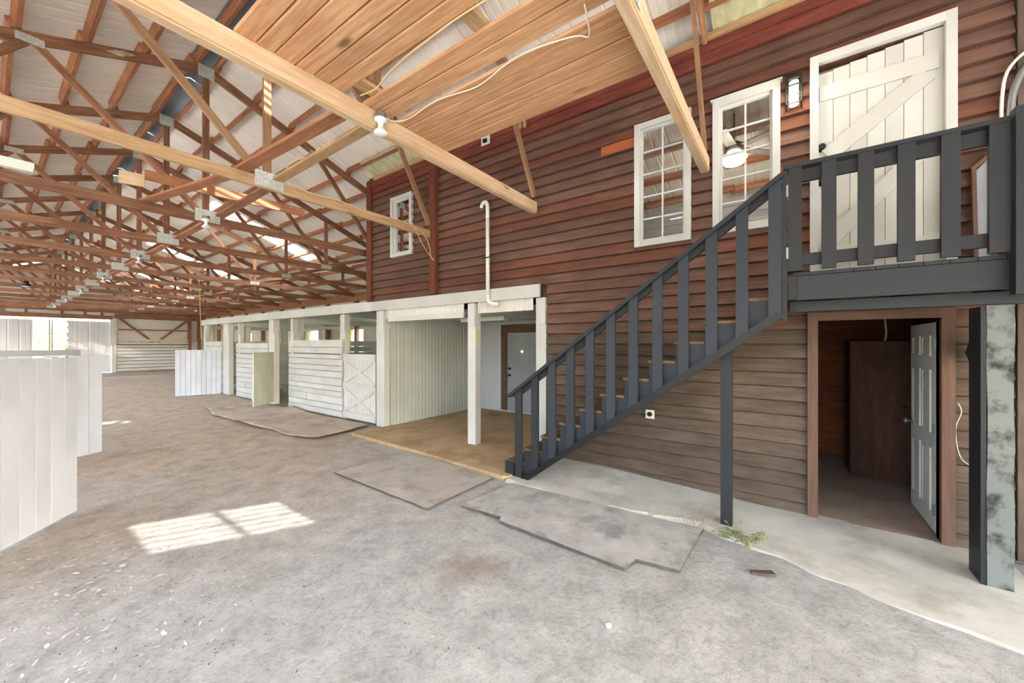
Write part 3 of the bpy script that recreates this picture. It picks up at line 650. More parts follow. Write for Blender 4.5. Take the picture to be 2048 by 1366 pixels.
beam('rail_board', (-.5, 10.2, 1.64), (1.0, 10.35, 1.64), .04, .1, 'door_grey', t); bx('rail_leg', .9, .98, 10.36, 10.42, 0, 1.6, 'stallgreen', t); bx('rail_leg', -.4, -.32, 10.25, 10.31, 0, 1.6, 'stallgreen', t)
# stall partitions and ceiling
for y, w in ((11.36, 'first'), (15.2, 'second'), (18.62, 'third')):
    t = thing('stall_partition', 'dingy white board partition, %s from the wash bay' % w, 'wall', (7.2, y, 0), 'stall partitions'); z = .12
    for i in range(10): bx('board', W + .16, XR - .25, y - .02, y + .02, z, z + .165, 'stallgreen', t); z += .178
    for x in (W + .3, 6.6, 7.9, 9.05): bx('upright', x - .06, x + .06, y + .022, y + .08, 0, 2.68, 'stallgreen', t)
    bx('top_rail', W + .16, XR - .25, y - .03, y + .02, 2.38, 2.52, 'stallgreen', t)
sc_ = tag(bx('ceiling', W + .1, XR - .2, 7.66, 18.7, 2.74, 2.77, 'stallgreen', None, 'x'), 'low white board ceiling over the stalls', None, None, 'structure')
for i in range(8): bx('joist', W + .12, XR - .25, 8.3 + 1.4 * i, 8.34 + 1.4 * i, 2.62, 2.738, 'stallgreen', sc_)
sb = tag(bx('wall_right', XR - .27, XR - .23, 7.66, 18.6, 0.02, 1.15, 'stallgreen', None, 'y'), 'white kick boards along the back of the stalls', None, None, 'structure')
for y, lab in ((15.44, 'yellow green shutter beside the nearer stall window'), (19.08, 'yellow green shutter beside the farther stall window')):
    t = thing('window_shutter', lab, 'shutter', (XR - .05, y + .3, 1.2)); bx('shutter_board', XR - .06, XR - .03, y, y + .3, 1.2, 2.4, 'yellow', t); bx('shutter_board', XR - .06, XR - .03, y + .305, y + .62, 1.2, 2.4, 'yellow', t); bx('shutter_batten', XR - .085, XR - .061, y + .02, y + .6, 1.5, 1.6, 'yellow', t)

# ------------------------------------------------------------------ trusses
def truss(k, first):
    y = TY(k); loft = k <= 2; xr = 4.93 if loft else XR - .21; new = k in (0, 1)
    lab = ('pale new doubled roof truss nearest the loft door' if k == 0 else 'pale doubled roof truss carrying the loose ceiling boards' if k == 1 else 'tan roof truss ending beside the small loft window' if k == 2 else
           'roof truss overhead behind the photographer, %s from the front wall' % ORD[k + 2] if k < 0 else 'brown timber roof truss, %s beyond the corner of the loft wall' % ORD[k - 3])
    t = thing('roof_truss', lab, 'truss', (RX, y, 3.81), 'roof trusses across the barn')
    mt = 'chord_new' if new else ('chord_tan' if k == 2 else 'truss'); wt = 'web_tan' if k <= 2 else 'truss'
    def ch(p, q, w, d, mat, nm): return beam(nm, (p[0], y, p[1]), (q[0], y, q[1]), w, d, mat, t)
    zb = 3.88; mid = RX if not new else None
    if new:
        for dy in (-.026, .026): bcd = beam('bottom_chord', (XL + .05, y + dy, zb + .004), (xr, y + dy, zb + .004), .042, .145, mt, t)
        beam('bottom_chord_strip', (XL + .05, y, zb - .078), (xr - .02, y, zb - .078), .075, .016, mt, t)
    else: bcd = ch((XL + .05, zb), (xr, zb), .045, .14, mt, 'bottom_chord')
    tz = lambda x: chord_top(x) - .078
    ch((RX, RZ - .078), (XL + .05, tz(XL + .05)), .044, .14, 'truss', 'top_chord'); xe = 4.95 if loft else XR - .22
    tcd = ch((RX, RZ - .079), (xe, tz(xe)), .044, .14, 'truss', 'top_chord')
    ch((RX, 3.95), (RX, RZ - .16), .04, .09, wt, 'king_post')
    for s in (-1, 1):
        X = lambda d: RX + s * d
        ch((X(.06), 3.95), (X(1.78), tz(X(1.78)) - .05), .039, .09, wt, 'web')
        if s > 0 and loft:
            ch((X(1.86), tz(X(1.86)) - .05), (4.92, 4.05), .039, .09, wt, 'web'); continue
        ch((X(1.86), tz(X(1.86)) - .05), (X(3.24), 3.95), .039, .09, wt, 'web'); ch((X(3.3), 3.95), (X(3.3), tz(X(3.3)) - .05), .038, .09, wt, 'web')
        ch((X(3.38), 3.95), (X(5.1), tz(X(5.1)) - .05), .039, .09, wt, 'web'); ch((X(5.15), 3.95), (X(5.15), tz(X(5.15)) - .05), .038, .09, wt, 'web')
    yo = y - (.054 if new else .0255)
    def pl(x, z, w, h): bx('connector_plate', x - w / 2, x + w / 2, yo - .003, yo + .003, z - h / 2, z + h / 2, 'plate', bcd if z < 4.2 else tcd, 'x')
    if k != 1: pl(RX + .02, 3.93, .34, .2)
    pl(RX, RZ - .13, .22, .2)
    for s in (-1, 1):
        pl(RX + s * 1.82, tz(RX + s * 1.82) - .03, .24, .1)
        if not (s > 0 and loft): pl(RX + s * 3.3, 3.9, .28, .11)
    return t
for k in range(0, 15): truss(k, k == 0)

# loose boards laid over the two nearest trusses
LB = [(1.0, 1.137), (1.14, 1.257), (1.26, 1.407), (1.41, 1.547), (1.55, 1.677), (1.68, 1.81), (1.985, 2.127), (2.13, 2.28), (2.335, 2.467), (2.47, 2.617), (2.62, 2.767), (2.77, 2.907), (2.91, 3.05)]
WHERE = ['outermost board of the overhead deck, nearest the ridge strip'] + ['%s board in from the ridge edge of the overhead deck' % ORD[i] for i in range(1, 5)] + ['board along the ridge side of the wide deck gap', 'board along the loft side of the wide deck gap', 'board between the wide gap and the narrow gap of the deck', 'board on the loft side of the narrow deck gap', 'second board past the narrow deck gap', 'third board past the narrow deck gap', 'fourth board past the narrow deck gap', 'outermost board of the overhead deck, nearest the loft wall']
for (a, b), lab in zip(LB, WHERE):
    x0, x1 = a, b; o = thing('ceiling_board', 'knotty pine ' + lab, 'board', ((a + b) / 2, 1.97, 3.956), 'knotty boards laid over the near trusses')
    q0, q1 = Vector(((a + b) / 2 + random.uniform(-.003, .003) + .03, .80, 3.968)), Vector(((a + b) / 2, 3.10, 3.968)); ux, uy, uz = dirs(q0, q1); hw = (b - a) / 2 - .0015
    prism('plank', [(-hw + .009, -.01), (hw - .009, -.01), (hw, -.001), (hw, .01), (-hw, .01), (-hw, -.001)], (q1 - q0).length, axes(ux, uy, uz, (q0 + q1) / 2), 'plank', o)
    if lab != WHERE[5] and lab != WHERE[7] and lab != WHERE[-1]: beam('seam_shade_strip', (b + .03, .82, 3.981), (b, 3.08, 3.981), .03, .004, 'cabinet', o)  # dark strip added over the seam so the gap looks shaded
for y, lab in ((2.95, 'short block bridging the wide deck gap beside the lamp'), (1.75, 'short block bridging the middle of the wide deck gap')):
    o = thing('blocking', lab, 'board', (1.9, y, 3.98), 'blocks over the deck gap'); bx('block', 1.7, 2.1, y - .09, y + .03, 3.982, 4.02, 'chord_tan', o, 'x')
    bx('cleat', 1.72, 2.08, y - .02, y + .02, 4.021, 4.09, 'truss', o, 'x')

# loose planks on the chords behind
def loose(lab, p, q, w, d, mat): o = thing('loose_plank', lab, 'board', tuple((Vector(p) + Vector(q)) / 2), 'planks left up on the trusses'); beam('plank', p, q, w, d, mat, o); return o
loose('flat plank bridging two trusses just behind the near lamp', (2.24, 3.18, 3.972), (2.27, 5.62, 3.972), .12, .036, 'chord_tan')
loose('narrow plank left of the near lamp bridging two trusses', (1.98, 3.18, 3.972), (1.86, 5.62, 3.972), .14, .036, 'purlin')
loose('slanting plank between the tan truss and the next one back', (1.88, 5.62, 3.972), (1.42, 7.95, 3.972), .14, .036, 'purlin')
loose('board lying crosswise on the runner planks', (1.24, 6.95, 4.058), (3.22, 6.75, 4.058), .04, .13, 'purlin')
loose('runner plank over the next bay', (2.3, 5.7, 3.972), (2.34, 7.88, 3.972), .13, .036, 'truss')
loose('small pale board end standing on the slanting plank', (1.05, 7.3, 4.06), (1.29, 7.2, 4.05), .02, .17, 'chord_new')
for k in (3, 4, 5, 6, 7, 8): loose('runner plank above the lamps, %s behind the loft corner' % ORD[k - 3], (2.33, TY(k) + .05, 3.972), (2.31, TY(k + 1) - .02, 3.972), .12, .036, 'purlin')

# ------------------------------------------------------------------ lamps on the trusses
def lamp(k, lab):
    y = TY(k) - (.105 if k == 1 else .085); x = RX - .02; z = 3.86 if k == 1 else 3.845
    t = thing('lamp_holder', lab, 'lamp', (x, y, z), 'porcelain lamps along the trusses')
    lathe('junction_box', [(.052, .012), (.052, .06)], 'steel', T((x, y, z)), t, 8, False, 'jbox')
    pb = lathe('porcelain_base', [(.056, .011), (.06, .004), (.058, -.012), (.03, -.024), (.024, -.045), (.026, -.05)], 'porcelain', T((x, y, z)), t, 18, key='pbase')
    lathe('flood_bulb', [(.02, -.051), (.022, -.065), (.035, -.085), (.058, -.112), (.062, -.122), (.055, -.13), (.02, -.134)], 'porcelain', T((x, y, z)), pb, 18, key='fbulb')
lamp(1, 'white flood bulb lamp on the pale near truss'); 
for i, k in enumerate((3, 5, 7, 9, 11, 13)): lamp(k, 'white flood bulb lamp, %s beyond the loft corner' % ORD[i])
t = thing('fluorescent_light', 'pale green white fluorescent fixture hung at the left edge', 'light', (.1, TY(3) - .12, 4.02)); bx('housing', -.85, .36, TY(3) - .12, TY(3) - .04, 4.02, 4.09, 'tube', t); bx('diffuser', -.84, .35, TY(3) - .125, TY(3) - .035, 3.975, 4.019, 'tube', t)
t = thing('spot_lamp', 'small black flood lamp hanging far down the left side', 'lamp', (.6, TY(8), 3.75)); lathe('lamp_head', [(.05, 0), (.06, -.06), (.11, -.16), (.1, -.17)], 'black', T((.75, TY(8) - .06, 3.8)), t, 14); lathe('lens', [(.095, -.172), (.05, -.19)], 'porcelain', T((.75, TY(8) - .06, 3.8)), t, 14)
def cable(lab, pts, r=.006, mat='cable'): o = thing('electric_cable', lab, 'cable', pts[0], 'loose wiring'); tube('wire', pts, r, mat, o)
cable('cream cable drooping along the wide deck gap', [(1.9, 3.0, 3.95), (1.92, 2.8, 3.945), (1.88, 2.6, 3.95), (1.84, 2.3, 3.945), (1.83, 2.0, 3.95), (1.82, 1.75, 3.945), (1.84, 1.3, 3.95), (1.82, .9, 3.945)])
cable('white cable looping from the lamp along the narrow deck gap', [(2.18, 3.03, 3.9), (2.3, 3.04, 3.93), (2.36, 2.9, 3.945), (2.33, 2.5, 3.945), (2.4, 2.1, 3.945), (2.34, 1.75, 3.945), (2.33, 1.5, 3.94), (2.4, 1.2, 3.94), (2.46, 1.12, 3.94), (2.3, 1.06, 3.935), (2.22, 1.04, 3.95)], .006, 'cable_white')
cable('thin cable stapled along the tan truss and dangling by the stud', [(2.35, 5.46, 3.98), (2.7, 5.46, 3.93), (3.2, 5.465, 3.95), (3.7, 5.46, 3.9), (4.2, 5.46, 3.95), (4.5, 5.46, 3.9), (4.75, 5.44, 3.82), (4.86, 5.42, 3.6), (4.87, 5.4, 3.45), (4.905, 5.4, 3.4), (4.925, 5.37, 3.36)], .006)
cable('second cable strand hanging below the tan truss', [(4.42, 5.43, 3.93), (4.53, 5.4, 3.83), (4.62, 5.38, 3.66), (4.74, 5.36, 3.5), (4.88, 5.34, 3.37)], .005)
cable('thin cable dropping from the roof to the far stall post', [(4.68, 18.66, 5.525), (4.8, 18.67, 4.9), (W - .15, 18.68, 4.0), (W - .14, 18.66, 3.3), (W - .12, 18.66, 2.7), (W - .1, 18.64, 2.0)], .012)
cable('cream cable running from the tan truss lamp plate to the runner plank', [(2.36, 5.44, 3.97), (2.2, 5.0, 4.02), (2.26, 4.4, 4.02), (2.24, 3.8, 4.02), (2.2, 3.2, 4.02)], .006)

# ------------------------------------------------------------------ stairs
SX = 4.2; RISE, RUN, Y_0 = 2.43 / 12, .2725, 3.12
bot = lambda y: 0.25 + (2.52 - y) * 0.743
st = thing('staircase', 'black painted open staircase climbing to the loft deck', 'stairs', (4.6, 1.5, 0))
for x, nm in ((SX + .02, 'stringer'), (4.95, 'stringer')):
    pts = [(Y_0, 0.0)]
    for i in range(11): pts += [(Y_0 - RUN * i, RISE * (i + 1) - .03), (Y_0 - RUN * (i + 1), RISE * (i + 1) - .03)]
    pts += [(Y_0 - RUN * 11, 2.38), (-.0, 2.38), (-.0, bot(0.0)), (2.8, bot(2.8) + .0), (2.8, 0)]
    n = len(pts); V = [(x, a, b) for a, b in pts] + [(x + .04, a, b) for a, b in pts]
    raw(nm, V, [tuple(range(n)), tuple(reversed(range(n, 2 * n)))] + [(i, n + i, n + (i + 1) % n, (i + 1) % n) for i in range(n)], 'charblue', st)
for i in range(11):
    zt = RISE * (i + 1); y1 = Y_0 - RUN * i + .02; bx('tread', SX + .02, 4.995, y1 - RUN - .015, y1, zt - .028, zt, 'tread', st, 'x')
for i in range(12):
    yy = Y_0 - RUN * i; bx('riser', SX + .062, 4.948, yy - .02, yy - .002, RISE * i + .002, RISE * (i + 1) - .032, 'charblue', st, 'x')
beam('stringer_edge', (SX - .012, 2.9, bot(2.9) - .02), (SX - .012, .045, bot(.045) - .02), .06, .075, 'black', st)
bx('bottom_block', SX - .02, SX + .018, 2.99, 3.14, 0, .19, 'char', st, 'z')
rail = lambda y: 1.14 + (2.99 - y) * 0.733
for i in range(12):
    y = 2.91 - i * .2564; w = .05
    z0, z1 = max(bot(y) + .005, .02), rail(y) - .035
    V = []
    for xx in (SX - .04, SX - .002): V += [(xx, y - w, max(bot(y - w) - .03, .02)), (xx, y + w, max(bot(y + w) - .03, .02)), (xx, y + w, rail(y + w) - .02), (xx, y - w, rail(y - w) - .02)]
    raw('baluster', V, [(0, 3, 2, 1), (4, 5, 6, 7), (0, 1, 5, 4), (1, 2, 6, 5), (2, 3, 7, 6), (3, 0, 4, 7)], 'charblue' if i > 1 else 'char', st)
beam('handrail', (SX - .02, 3.06, rail(3.06)), (SX - .02, .04, rail(.04)), .1, .04, 'char', st)
beam('under_rail', (SX + .02, 3.0, rail(3.0) - .055), (SX + .02, .04, rail(.04) - .055), .035, .07, 'char', st)
t = thing('stair_post', 'slim black post propping the middle of the staircase', 'post', (4.33, .49, 0)); bx('post_shaft', 4.29, 4.38, .44, .54, 0, 1.72, 'char', t)

# ------------------------------------------------------------------ deck
dk = thing('deck', 'black painted landing deck outside the cream plank door', 'deck', (4.6, -.8, 2.2))
bx('rim_board', SX + .005, SX + .045, -1.78, -.07, 2.185, 2.395, 'char', dk); bx('under_beam', SX + .12, SX + .2, -1.78, -.02, 2.09, 2.18, 'char', dk); bx('rim_end', SX - .01, SX + .045, -.068, -.005, 2.19, 2.395, 'char', dk, 'z')
for i in range(13): bx('deck_board', SX + .006, 4.998, -.04 - .135 * (i + 1) + .004, -.04 - .135 * i, 2.4, 2.43, 'char', dk, 'x')
for y in (-.3, -.8, -1.3): bx('joist', SX + .05, 4.94, y - .02, y + .02, 2.19, 2.395, 'char', dk, 'x')
bx('ledger', 4.95, 4.998, -1.6, -.02, 2.14, 2.185, 'char', dk)
rl = thing('deck_railing', 'black slatted railing panel along the landing deck', 'railing', (SX, -.6, 2.43))
bx('newel', SX - .045, SX + .0, .0, .036, 2.0, 3.34, 'char', rl)
for y in (-.055, -.285, -.515, -.745, -.975, -1.205): bx('baluster', SX - .045, SX - .005, y - .048, y + .048, 2.44, 3.345, 'char', rl)
bx('top_rail', SX - .003, SX + .035, -1.25, -.005, 3.225, 3.33, 'char', rl); bx('bottom_rail', SX - .003, SX + .035, -1.25, -.005, 2.49, 2.59, 'char', rl)
bx('cap_rail', SX - .05, SX + .045, -1.25, .03, 3.346, 3.38, 'char', rl); bx('cap_strip', SX + .0, SX + .03, -1.25, -.6, 3.381, 3.392, 'white_trim', rl)
for z in (2.6, 3.15): bx('hinge', SX - .052, SX - .046, -.008, .008, z - .05, z + .05, 'steel', rl)
bx('end_post', SX - .09, SX + .0, -1.42, -1.262, 2.14, 3.42, 'char', rl)
t = thing('deck_post', 'thick post with peeling grey and black paint holding the deck', 'post', (4.48, -1.27, 0)); 
V = []; n = 14
for j in range(n + 1):
    z = 2.08 * j / n if j < n else 2.085
    for (x, y) in ((4.365, -1.335), (4.60, -1.335), (4.60, -1.205), (4.365, -1.205)): V.append((x + .008 * noise.noise((x * 9, y * 9, z * 4)), y + .008 * noise.noise((x * 7, y * 9, z * 4 + 9)), z))
Fc = [(0, 3, 2, 1), tuple(4 * n + q for q in range(4))] + [(4 * j + q, 4 * j + (q + 1) % 4, 4 * j + 4 + (q + 1) % 4, 4 * j + 4 + q) for j in range(n) for q in range(4)]
raw('post_shaft', V, Fc, 'peelpost', t); bx('side_board', 4.37, 4.6, -1.203, -1.175, 0, 2.08, 'char', t, 'z')
t = thing('deck_brace', 'short black knee brace from deck post to wall', 'brace', (4.8, -1.27, 1.75)); beam('brace_arm', (4.67, -1.3, 2.02), (4.95, -1.3, 1.68), .09, .12, 'char', t)

# ------------------------------------------------------------------ things on the loft wall
t = thing('drain_pipe', 'white plastic pipe running up the brown siding', 'pipe', (W - .09, 4.07, 2.5))
tube('pipe', [(W - .088, 4.24, 4.12), (W - .095, 4.21, 4.18), (W - .115, 4.13, 4.19), (W - .125, 4.08, 4.12), (W - .125, 4.075, 3.9)], .033, 'pvc', t, 12)
tube('pipe', [(W - .125, 4.075, 3.92), (W - .125, 4.07, 2.62)], .033, 'pvc', t, 12, False)
tube('elbow', [(W - .125, 4.07, 2.63), (W - .125, 4.06, 2.53), (W - .115, 4.0, 2.475), (W - .1, 3.93, 2.46), (W - .072, 3.9, 2.455)], .036, 'pvc', t, 12)
bx('pipe_strap', W - .162, W - .155, 4.0, 4.15, 3.23, 3.25, 'black', t, 'y')
t = thing('vent_cover', 'white square dryer vent on the red eave board', 'vent', (W - .05, 4.15, 5.27)); vp = bx('vent_plate', W - .095, W - .078, 4.06, 4.24, 5.18, 5.36, 'pvc', t, 'y'); bx('vent_hood', W - .14, W - .096, 4.09, 4.21, 5.27, 5.33, 'pvc', vp, 'y'); bx('vent_flap', W - .12, W - .096, 4.11, 4.19, 5.21, 5.265, 'black', vp, 'y')
t = thing('wall_outlet', 'white square socket plate low on the siding', 'outlet', (W - .04, 1.43, .89)); cp = bx('cover_plate', W - .062, W - .053, 1.375, 1.485, .84, .95, 'pvc', t, 'z'); lathe('socket_face', [(.03, 0), (.03, .012), (.022, .014)], 'black', axes((0, 1, 0), (0, 0, -1), (-1, 0, 0), (W - .062, 1.43, .895)), cp, 16)
t = thing('wall_lantern', 'black cage wall lantern lit beside the cream door', 'lamp', (W - .08, -.06, 4.4)); lx, ly = W - .12, -.055
bx('back_plate', W - .05, W - .034, ly - .05, ly + .05, 4.5, 4.66, 'black', t, 'z'); tube('arm', [(W - .05, ly, 4.6), (W - .1, ly, 4.62), (lx, ly, 4.56)], .01, 'black', t)
for zz in (4.54, 4.47, 4.37, 4.285): 
    for a in range(4):
        dx, dy = [(1, 0), (0, 1), (-1, 0), (0, -1)][a]; p = Vector((lx + .062 * dx, ly + .062 * dy, zz)); q = Vector((.062 * dy, .062 * -dx, 0)); beam('cage_bar', p - q, p + q, .012, .012, 'black', t)
for dx in (-1, 1):
    for dy in (-1, 1): beam('cage_bar', (lx + .062 * dx, ly + .062 * dy, 4.28), (lx + .062 * dx, ly + .062 * dy, 4.55), .013, .013, 'black', t)
bx('cap', lx - .07, lx + .07, ly - .07, ly + .07, 4.55, 4.565, 'black', t, 'x'); lathe('glass_cylinder', [(.042, 4.29), (.042, 4.53)], 'bulb', T((lx, ly, 0)), t, 16)
bl = bpy.data.lights.new('lantern_glow', 'POINT'); bl.energy = 2; bl.color = (1, .86, .68); bl.shadow_soft_size = .05; bo = bpy.data.objects.new('lantern_glow', bl); place(bo, T((lx - .12, ly, 4.36)), t)
t = thing('conduit', 'grey flexible conduit above the deck end', 'pipe', (W - .06, -1.52, 3.4)); tube('hose', [(W - .09, -1.5, 3.3), (W - .09, -1.5, 3.75), (W - .09, -1.53, 3.95), (W - .09, -1.6, 4.08), (W - .09, -1.75, 4.15)], .025, 'steel', t, 10); tube('hose', [(W - .08, -1.455, 3.3), (W - .08, -1.455, 3.85), (W - .08, -1.5, 4.1), (W - .08, -1.66, 4.25)], .012, 'pvc', t, 8)
cable('thin pale wire sagging beside the tack room door frame', [(W - .06, -1.215, 1.28), (W - .06, -1.235, 1.2), (W - .06, -1.2, 1.05), (W - .06, -1.225, .82), (W - .06, -1.3, .74), (W - .055, -1.45, .72)], .0035, 'cable_white')
# loft room fan
t = thing('ceiling_fan', 'ceiling fan with lit glass bowl inside the loft', 'fan', (6.3, .64, 5.2)); fx, fy, fz = 6.3, .62, 4.55
tube('rod', [(fx, fy, 5.2), (fx, fy, fz + .1)], .015, 'steel', t, 8, False); mo = lathe('motor', [(.06, .14), (.12, .1), (.13, .02), (.08, -.02)], 'steel', T((fx, fy, fz)), t, 18); lathe('light_bowl', [(.15, -.06), (.17, -.09), (.13, -.16), (.03, -.2)], 'bowl', T((fx, fy, fz)), t, 18)
for a in range(5):
    an = a * 2 * math.pi / 5 + .5; d = Vector((math.cos(an), math.sin(an), 0)); beam('blade', Vector((fx, fy, fz + .05)) + d * .14, Vector((fx, fy, fz + .05)) + d * .66, .13, .012, 'blade', mo)
fl = bpy.data.lights.new('fan_glow', 'POINT'); fl.energy = 7; fl.color = (1, .9, .76); fl.shadow_soft_size = .12; fo = bpy.data.objects.new('fan_glow', fl); place(fo, T((fx, fy, fz - .3)), t)

# ------------------------------------------------------------------ mats
def mat_thing(name, lab, pts, h, mat, cat='mat'):
    P = []
    for (a, b), (c_, d_) in zip(pts, pts[1:] + pts[:1]):
        n = max(int(math.hypot(c_ - a, d_ - b) / .12), 1)
        for i in range(n): x, y = a + (c_ - a) * i / n, b + (d_ - b) * i / n; P.append((x + .012 * noise.noise((x * 6, y * 6, 2)), y + .012 * noise.noise((x * 6, y * 6, 8))))
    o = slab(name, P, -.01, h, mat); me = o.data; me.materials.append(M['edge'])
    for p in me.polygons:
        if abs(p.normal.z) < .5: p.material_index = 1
    return tag(o, lab, cat)
mat_thing('rubber_mat', 'flat tan grey stall mat in front of the wash bay', [(2.85, 5.13), (2.81, 3.18), (3.97, 3.19), (4.11, 5.06)], .009, 'mat_grey')
mat_thing('rubber_mat', 'dark grey broken edged mat at the foot of the stairs', [(3.08, 2.92), (3.12, 2.4), (3.04, 2.36), (2.98, 1.05), (3.16, 1.02), (3.21, .69), (4.05, .66), (3.98, 2.5), (3.95, 2.86)], .014, 'mat_dark')
NS, NTT = 70, 22; V = []; Fc = []
near = [(13.07, 3.5), (12.2, 3.42), (11.2, 3.36), (10.05, 3.33), (9.2, 3.4), (8.2, 3.44), (7.6, 3.55), (7.12, 3.68)]
def nx(y):
    for (a, p), (b, q) in zip(near, near[1:]):
        if b <= y <= a: return p + (q - p) * (a - y) / (a - b)
    return near[-1][1]
for s in range(NS):
    for q in range(NTT):
        y = 13.07 - 5.9 * s / (NS - 1); tq = q / (NTT - 1); x = nx(y) + .05 * math.sin(y * 3.1) * (1 - tq) + (4.93 - nx(y)) * tq; yy = y + .3 * tq * (1 - s / (NS - 1)) * -2.2 + .25 * tq * s / (NS - 1)
        zz = .02 + .09 * max(0, noise.noise((x * 1.1, yy * 1.2, 3.3))) + .03 * max(0, math.sin(yy * 2.4 + x)) * (1 - tq) + .012 * noise.noise((x * 4, yy * 4, 1)); V.append((x, yy, max(zz, .006)))
nV = len(V); V += [(x, y, z - .014) for x, y, z in V]
for s in range(NS - 1):
    for q in range(NTT - 1): a = s * NTT + q; f = (a, a + NTT, a + NTT + 1, a + 1); Fc += [f, tuple(nV + i for i in reversed(f))]
edge = [q for q in range(NTT)] + [s * NTT + NTT - 1 for s in range(1, NS)] + [(NS - 1) * NTT + q for q in range(NTT - 2, -1, -1)] + [s * NTT for s in range(NS - 2, 0, -1)]
for a, b in zip(edge, edge[1:] + edge[:1]): Fc.append((a, b, nV + b, nV + a))
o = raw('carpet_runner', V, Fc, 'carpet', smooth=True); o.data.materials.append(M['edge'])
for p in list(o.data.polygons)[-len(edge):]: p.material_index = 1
tag(o, 'rumpled tan carpet strip in front of the stalls', 'rug')

# ------------------------------------------------------------------ small things on the ground
t = thing('weed_plant', 'small leafy green weed beside the stair post', 'plant', (4.03, .33, 0)); rnd = random.Random(3); V = []; Fc = []
for s in range(16):
    an = rnd.uniform(0, 6.28); ln = rnd.uniform(.06, .17); h = rnd.uniform(.03, .11); b = Vector((4.03 + rnd.uniform(-.1, .1), .34 + rnd.uniform(-.12, .12), 0)); tip = b + Vector((math.cos(an) * ln, math.sin(an) * ln, h))
    tube('stem', [b, (b + tip) / 2 + Vector((0, 0, .03)), tip], .0025, 'leaf', t, 4, False)
    for q in range(9):
        c = b.lerp(tip, .3 + .08 * q) + Vector((rnd.uniform(-.025, .025), rnd.uniform(-.025, .025), rnd.uniform(0, .025))); d = Vector((rnd.uniform(-1, 1), rnd.uniform(-1, 1), rnd.uniform(-.2, .5))).normalized() * rnd.uniform(.018, .036); e = d.cross(Vector((0, 0, 1))).normalized() * d.length * .35
        i = len(V); V += [c - d, c + e, c + d, c - e + Vector((0, 0, .004))]; Fc += [(i, i + 1, i + 2), (i, i + 2, i + 3)]
tag(raw('leaves', V, Fc, 'leaf', t), None, None, None, 'stuff')
t = thing('dry_grass_tuft', 'wispy dry grass tuft at the foot of the stair post', 'plant', (4.2, .62, 0))
for s in range(22):
    an = rnd.uniform(0, 6.28); b = (4.16 + rnd.uniform(-.08, .08), .78 + rnd.uniform(-.14, .14), .0); tube('grass_blade', [b, (b[0] + .05 * math.cos(an), b[1] + .05 * math.sin(an), .06), (b[0] + .13 * math.cos(an), b[1] + .13 * math.sin(an), rnd.uniform(.04, .12))], .0018, 'straw', t, 3, False)
o = tag(slab('wood_scrap', [(3.5, .22), (3.53, .24), (3.62, .1), (3.58, .07), (3.545, .12)], .0, .02, 'chip'), 'dark wood splinter lying on the pale dirt', 'scrap')
def scatter(name, lab, cat, n, mat, reg, smin, smax, seed, asp=.5):
    r = random.Random(seed); V = []; Fc = []
    for _ in range(n):
        x, y = reg(r); s = r.uniform(smin, smax); an = r.uniform(0, 6.28); d = Vector((math.cos(an), math.sin(an), r.uniform(-.1, .15))) * s; e = Vector((-math.sin(an), math.cos(an), r.uniform(-.2, .2))) * s * asp * r.uniform(.4, 1)
        c = Vector((x, y, .004 + r.uniform(0, .006))); i = len(V); V += [c - d, c - d * .3 + e * r.uniform(.5, 1), c + d * r.uniform(.2, .6) + e * r.uniform(.6, 1), c + d, c + d * r.uniform(.1, .5) - e * r.uniform(.5, 1), c - d * .5 - e * r.uniform(.4, .9)]; Fc += [tuple(range(i + 5, i - 1, -1))]
    tag(raw(name, V, Fc, mat), lab, cat, None, 'stuff')
g = lambda mx, my, sx, sy: (lambda r: (min(max(r.gauss(mx, sx), -.4), 4.8), r.gauss(my, sy)))
scatter('leaf_litter', 'pale flakes littering the dirt in the left foreground', 'litter', 380, 'flake', g(.34, 3.9, .4, .9), .006, .03, 5)
scatter('bark_litter', 'brown chips trodden into the dirt in the left foreground', 'litter', 500, 'chip', g(.5, 3.2, .8, 1.4), .004, .014, 6)
scatter('straw_litter', 'bits of straw scattered over the middle of the aisle', 'litter', 420, 'straw', lambda r: (r.uniform(.3, 2.75), r.uniform(.3, 12)), .006, .03, 8, .08)
scatter('stone_litter', 'tiny pale pebbles scattered down the aisle', 'litter', 360, 'flake', lambda r: (r.uniform(.3, 2.75), r.uniform(1, 16)), .004, .012, 9)
o = tag(lathe('pebble', [(.012, 0), (.022, .006), (.02, .018), (.006, .024)], 'flake', T((2.32, .92, 0)), None, 8), 'single white pebble near the bottom edge of the floor', 'stone')

for i, (x, y, r) in enumerate(((-6.5, 50, 4.0), (4.5, 54, 5.0), (14.5, 49, 3.8))):
    t = thing('tree', ['leafy tree left of the far doorway', 'leafy tree seen through the far doorway', 'leafy tree right of the far doorway'][i], 'tree', (x, y, -.06), 'trees beyond the barn'); r_ = random.Random(i); V = []; Fc = []
    for _ in range(2600):
        d = Vector((r_.gauss(0, 1), r_.gauss(0, 1), r_.gauss(0, 1))).normalized(); c = Vector((x, y, r * 1.05)) + Vector((d.x * r, d.y * r, d.z * r * .95)) * r_.uniform(.55, 1.0) ** .5
        a = Vector((r_.uniform(-1, 1), r_.uniform(-1, 1), r_.uniform(-1, 1))).normalized() * r_.uniform(.15, .35); b = a.cross(d).normalized() * a.length * .6; k = len(V); V += [c - a, c + b, c + a, c - b]; Fc.append((k, k + 1, k + 2, k + 3))
    tag(raw('foliage', V, Fc, 'leafdark', t), None, None, None, 'stuff'); tube('trunk', [(x, y, -.05), (x + .1, y, r * .6), (x, y, r * 1.1)], .22, 'chip', t, 8, False)

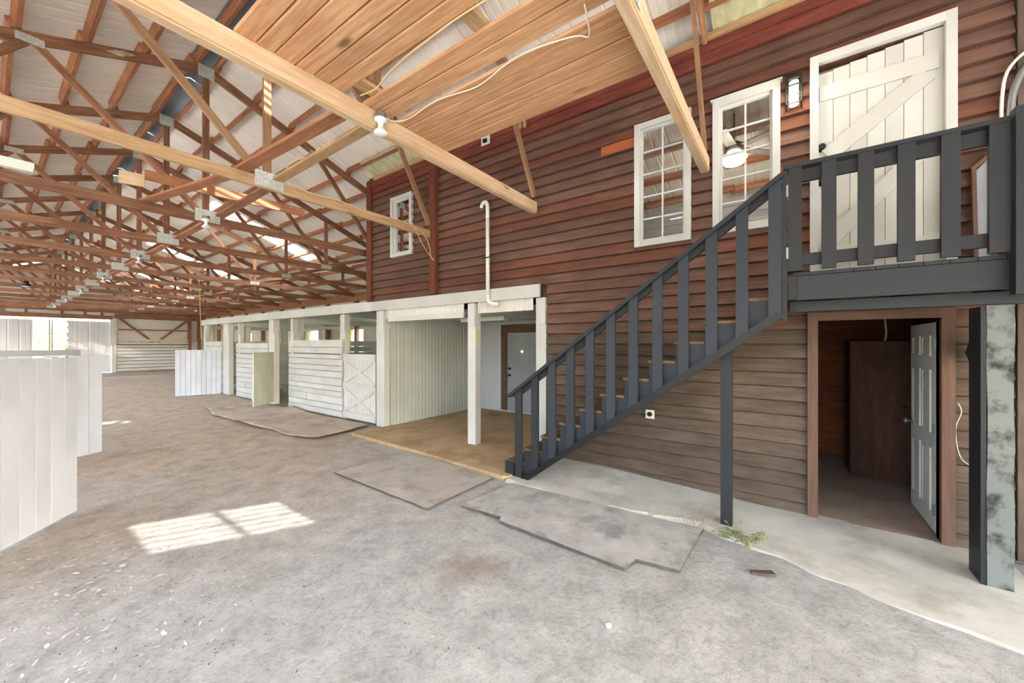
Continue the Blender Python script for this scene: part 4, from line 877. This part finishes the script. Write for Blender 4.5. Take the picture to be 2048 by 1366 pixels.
t = thing('leaning_frame', 'narrow framed grey panel leaning at the end of the deck', 'panel', (4.95, -1.38, 2.43))
for p, q in (((4.93, -1.30, 2.45), (4.985, -1.30, 3.3)), ((4.93, -1.40, 2.45), (4.985, -1.40, 3.42)), ((4.932, -1.29, 2.47), (4.932, -1.41, 2.47)), ((4.984, -1.29, 3.3), (4.984, -1.41, 3.42))): beam('frame_bar', p, q, .025, .03, 'trimwood', t, (1, 0, 0) if p[2] < 2.46 else (0, 0, 1))
raw('panel', [(4.94, -1.31, 2.48), (4.94, -1.39, 2.48), (4.99, -1.39, 3.38), (4.99, -1.31, 3.28), (4.948, -1.31, 2.48), (4.948, -1.39, 2.48), (4.998, -1.39, 3.38), (4.998, -1.31, 3.28)], [(0, 1, 2, 3), (7, 6, 5, 4), (0, 4, 5, 1), (1, 5, 6, 2), (2, 6, 7, 3), (3, 7, 4, 0)], 'door_grey', t)
t = thing('paper_tag', 'small yellow tag on the middle wash bay post', 'tag', (5.06, 4.41, 1.95)); bx('tag_sheet', 5.06, 5.1, 4.412, 4.418, 1.88, 2.02, 'yellow', t, 'z'); bx('tag_pin', 5.075, 5.085, 4.40, 4.412, 2.0, 2.01, 'black', t, 'y')
t = thing('mud_nest', 'tan mud dauber nest stuck on the third truss chord', 'nest', (1.15, TY(3) - .04, 5.9))
V = []; Fc = []; nn = 14
for i in range(nn):
    for k in range(8):
        u = i / (nn - 1); an = k * math.pi / 4; rr = .035 * math.sin(math.pi * min(max(u, .04), .96)) * (1 + .5 * noise.noise((i * 1.3, k * 1.7, 2.2))); x = 1.0 + .3 * u
        V.append((x, TY(3) - .03 + rr * math.cos(an), chord_top(x) - .075 + rr * 1.3 * math.sin(an)))
for i in range(nn - 1):
    for k in range(8): Fc.append((i * 8 + k, i * 8 + (k + 1) % 8, i * 8 + 8 + (k + 1) % 8, i * 8 + 8 + k))
Fc += [tuple(reversed(range(8))), tuple(range((nn - 1) * 8, nn * 8))]
raw('nest_body', V, Fc, 'straw', t, smooth=True)
